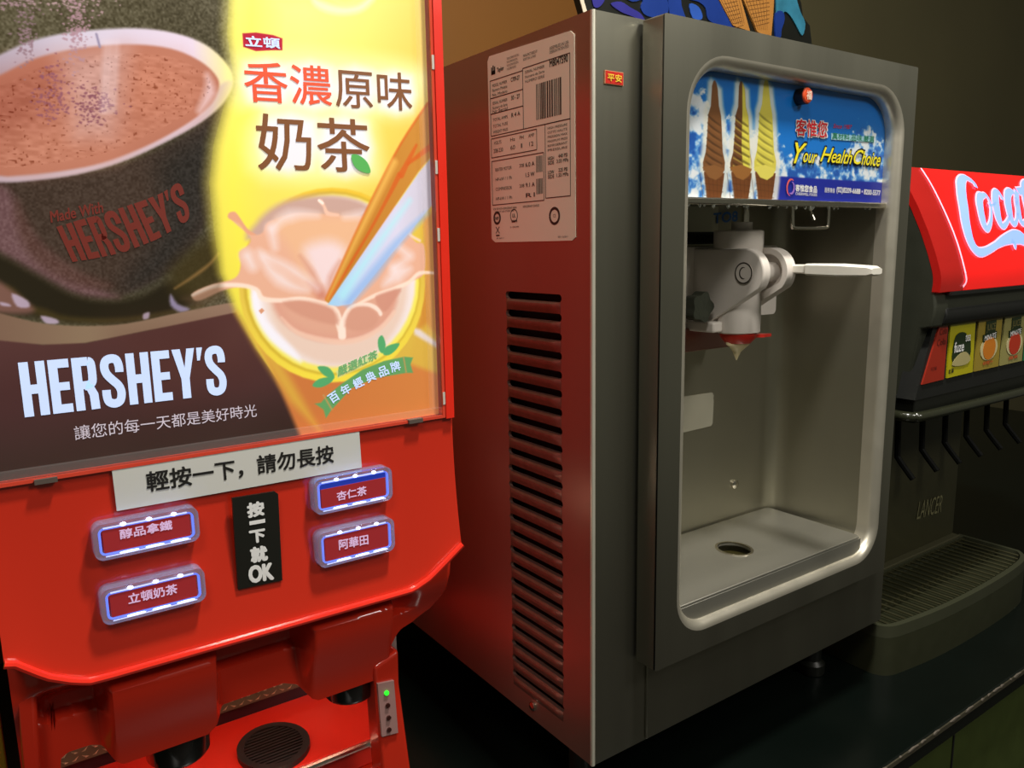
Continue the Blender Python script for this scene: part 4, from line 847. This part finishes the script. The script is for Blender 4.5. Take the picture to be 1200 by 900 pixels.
mb = MB(); scr(-.0015, .0045, 0, mb); scr(-.0015, .0045, .385, mb, [0, 2, 3]); scr(-.0015, .0045, .30, mb, [5, 6]); obj('lettering', mb, litp('sign_blue_white', (140, 172, 250), .6), sign, label='bluish white script')
# canopy lip, card panel, rail
obj('sign_gap', MB().box(FX0+.05, FX1, .985, 1.02, -.140, -.131), mat('panel_black', (9, 11, 8), .6), f_)
obj('canopy_lip', MB().plate([(1.03, -.222), (1.0, -.215), (.992, -.19), (.998, -.172), (1.03, -.166)], (), FX0+.05, FX1, ax=0), mat('panel_black'), f_, bevel=.004)
CYL = 1.020
obj('card_panel', MB().plate([(2.03, -.205), (FX1, -.205), (FX1, -.405), (1.962, -.405)], (), CYL, CYL+.05), mat('panel_black', (9, 11, 8), .6), f_)
cards = [([(2.048, -.222), (2.093, -.221), (2.092, -.364), (1.984, -.366)], (150, 38, 20), 'plain orange-red flavour card'), ([(2.105, -.219), (2.240, -.218), (2.247, -.361), (2.109, -.363)], (176, 168, 14), 'yellow flavour card with a tea picture'),
         ([(2.258, -.217), (2.397, -.217), (2.397, -.360), (2.258, -.361)], (150, 130, 46), 'tan flavour card with an orange fruit'), ([(2.412, -.218), (2.545, -.217), (2.545, -.359), (2.410, -.360)], (148, 142, 84), 'cream flavour card with a red apple'), ([(2.56, -.217), (2.69, -.217), (2.69, -.359), (2.56, -.360)], (40, 110, 70), 'green flavour card')]
green_d = mat('print_dark_green', (26, 44, 16), .5); wht = mat('ink_offwhite')
for i, (pp, cc, lab) in enumerate(cards):
    cd = obj('flavour_card', MB().plate(pp, (), CYL-.004, CYL), mat('card_%d' % i, cc, .35, noise=.06, nscale=20), f_, label=lab)
    xa, xb = pp[0][0], pp[1][0]; cw = xb-xa; yy = CYL-.0045
    def flat(pts, mt, nm='print', dy=0, cd=cd): obj(nm, MB().plate(pts, (), yy-.0012-dy, yy-.0005-dy), mt, cd)
    if i == 0:
        mb = MB(); text(mb, 'Cola', (2.052, yy, -.245), (2.088, yy, -.242), (2.052, yy, -.228)); text(mb, 'Cola', (2.042, yy, -.272), (2.086, yy, -.270), (2.042, yy, -.255)); text(mb, '可樂', (2.02, yy, -.335), (2.05, yy, -.334), (2.02, yy, -.325)); obj('lettering', mb, mat('print_dark_red', (96, 20, 12), .5), cd)
    elif i == 1:
        flat(spline([(xa+.025, -.325), (xa+.025, -.262), (xa+.05, -.245), (xa+.085, -.250), (xa+.095, -.27), (xa+.11, -.265), (xa+.112, -.32)], 3, True), green_d)
        flat(spline([(xa+.02, -.330), (xa+.05, -.305), (xa+.09, -.300), (xa+.118, -.322), (xa+.09, -.335)], 3, True), mat('print_beige', (170, 160, 110), .5), dy=.001)
        mb = MB(); text(mb, 'fuze', (xa+.024, yy-.002, -.297), (xa+.075, yy-.002, -.296), (xa+.024, yy-.002, -.270), bold=.02); text(mb, 'tea', (xa+.08, yy-.002, -.272), (xa+.108, yy-.002, -.271), (xa+.08, yy-.002, -.252), bold=.01); obj('lettering', mb, wht, cd)
        mb = MB(); text(mb, '紅茶', (xa+.008, yy, -.352), (xa+.035, yy, -.351), (xa+.008, yy, -.340), bold=.02); obj('lettering', mb, ink, cd)
    elif i in (2, 3):
        cx_ = (xa+xb)/2+(.0 if i == 2 else .004); flat([(cx_-.028, -.226), (cx_+.030, -.224), (cx_+.030, -.262), (cx_-.028, -.264)], green_d); flat([(cx_-.042, -.262), (cx_+.038, -.256), (cx_+.038, -.276), (cx_-.040, -.284)], green_d, dy=.0003)
        mb = MB(); text(mb, 'JUICE', (cx_-.024, yy-.001, -.258), (cx_+.026, yy-.001, -.256), (cx_-.024, yy-.001, -.234)); obj('lettering', mb, mat('print_olive', (120, 110, 60), .5), cd)
        mb = MB(); text(mb, 'MINUTE', (cx_-.034, yy-.002, -.279), (cx_+.032, yy-.002, -.274), (cx_-.034, yy-.002, -.265), bold=.02); obj('lettering', mb, wht, cd)
        flat(circle(cx_, -.302, .050, 28, .034), mat('print_ring', (196, 186, 140), .5)); flat(circle(cx_, -.302, .036, 28, .032), mat('print_fruit_%d' % i, (196, 116, 26) if i == 2 else (176, 48, 22), .5), dy=.001)
        mb = MB(); text(mb, '柳橙汁' if i == 2 else '蘋果', (cx_-.030, yy-.001, -.348), (cx_+.030, yy-.001, -.347), (cx_-.030, yy-.001, -.338), bold=.02); obj('lettering', mb, mat('print_rust', (190, 84, 40), .5), cd)
obj('rail', MB().tube(spline([(1.972, 1.10, -.452), (1.968, 1.05, -.452), (1.985, 1.03, -.452), (2.03, 1.02, -.452), (2.4, 1.012, -.452), (FX1, 1.012, -.452)], 4), .013, 10), mat('rail_black', (40, 42, 30), .25, coat=.4), f_, smooth=True)
obj('rail_seat', MB().box(1.98, FX1, 1.03, 1.20, -.455, -.40), blackp, f_, bevel=.004)
# splash back, levers, logo
obj('splash_back', MB().box(FX0, FX1-.03, 1.30, 1.90, -1.06, -.42), splash, f_, bevel=.004)
obj('ledge', MB().box(FX0, FX1-.03, 1.275, 1.31, -1.075, -1.045), mat('ledge_olive', (70, 68, 48), .5), f_, bevel=.003)
for i in range(6):
    x = 2.155+.134*i; v = obj('valve', MB().box(x-.05, x+.05, 1.09, 1.25, -.50, -.43), blackp, f_, bevel=.006)
    obj('lever', MB().tube(spline([(x, 1.165, -.48), (x, 1.160, -.60), (x, 1.155, -.622), (x+.0, 1.11, -.672)], 4), .0085, 8), mat('lever_black', (9, 10, 7), .7, spec=.2), v, smooth=True)
mb = MB(); q = [on(a, b, 1, 1.298) for a, b in ((1074, 609), (1103, 600), (1077, 594))]
text(mb, 'LANCER', q[0], q[1], (q[0].x, q[0].y, q[2].z+.02), bold=.0, shear=.35); obj('lettering', mb, mat('logo_grey', (120, 116, 84), .4), f_, label='pale slanted maker lettering')
# base with bowed front and bar grille
front = spline([(1.975, 1.29), (1.972, 1.12), (1.978, 1.080), (2.0, 1.058), (2.05, 1.046), (2.2, 1.030), (2.37, 1.024), (2.55, 1.026), (2.70, 1.034), (2.80, 1.050), (2.85, 1.085), (2.858, 1.12), (2.858, 1.29)], 4)
inner = [(min(2.845, max(1.99, x)), max(y+.016, 1.0)) for x, y in front if y < 1.26]
inner = [(1.992, 1.27)]+inner+[(2.842, 1.27)]
GT = -1.052
base_ = front+[(2.858, 1.9), (1.975, 1.9)]
obj('base', MB().plate(base_, (), ZC, GT-.035, ax=2), mat('base_charcoal', (42, 44, 26), .5, noise=.15), f_, smooth=True)
rim_ = obj('base_rim', MB().plate(front, (inner[::-1],), GT-.036, GT, ax=2), mat('rim_charcoal', (58, 60, 44), .45), f_, smooth=True)
def yfront(x): 
    xs_ = [p[0] for p in inner[1:-1]]; ys_ = [p[1] for p in inner[1:-1]]; return float(np.interp(x, xs_, ys_))
gr = obj('drip_grille', MB().box(2.0, 2.84, 1.262, 1.27, GT-.010, GT-.004).box(2.0, 2.84, 1.15, 1.156, GT-.016, GT-.010), mat('grille_steel', (120, 118, 88), .3, .9), f_)
x = 2.012
while x < 2.835:
    obj('grille_bar', MB().tube([(x, yfront(x)+.004, GT-.004), (x, 1.268, GT-.004)], .0032, 6), mat('grille_steel'), gr, smooth=True); x += .0335

# ================================================================ ADVERTISING BOARD behind the machine
ad = thing('advertising_board', 'cut-out blue and black advertising board with ice cream cones standing on the steel machine', 'sign', (1.8, 1.6, BZ1))
YA = 1.60
out_ = P2([(676, -10), (690, 40), (955, 90), (952, 58), (949, 30), (941, 20), (939, 4), (934, -10), (880, -120), (700, -150)], YA)
bz = [(x, max(z, BZ1+.001)) for x, z in out_]
obj('board', MB().plate(bz, (), YA, YA+.02), mat('board_black', (14, 16, 12), .4), ad)
obj('board_edge', MB().plate(P2([(680.5, -10), (687, 12), (694, 40), (690, 40), (676.5, -10)], YA), (), YA-.002, YA+.021), mat('board_white', (200, 190, 170), .5), ad)
def bd(nm, pts, mt, sm=3, dy=.003):
    P = P2(pts, YA); obj(nm, MB().plate(spline(P, sm, True) if sm else P, (), YA-dy, YA-.0005), mt, ad)
ZZ = lambda *pts: [(680+a/4.286, b/4.286) for a, b in pts]
bl = mat('board_blue', (14, 46, 120), .4, noise=.35, nscale=14); vi = mat('board_violet', (42, 40, 126), .4, noise=.35, nscale=16); te = mat('board_teal', (44, 112, 138), .4, noise=.5, nscale=40); wf = mat('board_wafer', (164, 112, 50), .45, noise=.08, nscale=20)
bd('painted_patch', ZZ((50, -60), (95, -30), (120, -5), (100, 30), (75, 40), (60, 20)), vi)
bd('painted_patch', ZZ((150, 20), (200, 10), (250, 40), (300, 70), (320, 110), (250, 80), (200, 60)), vi)
bd('painted_patch', ZZ((200, -80), (330, -60), (420, -20), (440, 50), (410, 90), (330, 80), (300, 40), (310, 0), (260, 10), (215, -20)), bl)
bd('painted_patch', ZZ((440, -80), (495, -60), (505, 30), (530, 110), (480, 100), (445, 70)), bl)
bd('painted_patch', ZZ((520, -90), (640, -90), (690, -10), (720, 60), (780, 160), (700, 130), (640, 100), (625, 40), (590, 10), (540, -10)), bl)
bd('painted_patch', ZZ((545, 20), (590, 35), (610, 80), (600, 100), (560, 90)), mat('board_blue_light', (36, 76, 160), .4, noise=.3, nscale=20))
bd('wafer_cone', ZZ((640, -180), (800, -180), (800, 0), (845, 160), (760, 130), (690, 0)), wf, 0, .006)
bd('wafer_cone', ZZ((790, -180), (975, -180), (962, 60), (950, 200), (880, 160), (812, 0)), wf, 0, .006)
mb = MB()
for k in range(7):
    for (p, q_) in ((ZZ((698+k*16, -20), (770+k*9, 120)), None), (ZZ((826+k*18, -20), (885+k*9, 150)), None), (ZZ((720+k*9, 20+k*20), (790+k*5, 5+k*20)), None), (ZZ((832+k*8, 10+k*20), (950, -8+k*20)), None)):
        a, b = P2(p, YA-.0065); mb.ribbon([a, b], [.0013, .0013], lambda x, z: (x, YA-.0068, z))
obj('wafer_lines', mb, mat('wafer_line', (128, 84, 38), .5), ad)
bd('painted_patch', ZZ((985, -80), (1060, -60), (1085, 10), (1100, 60), (1125, 120), (1110, 180), (1080, 130), (1050, 80), (1020, 60), (1000, 110), (975, 160), (980, 60)), te, 3, .004)
bd('painted_patch', ZZ((975, 70), (1010, 60), (1020, 100), (1005, 150), (1000, 190), (975, 190)), bl, 3, .005)
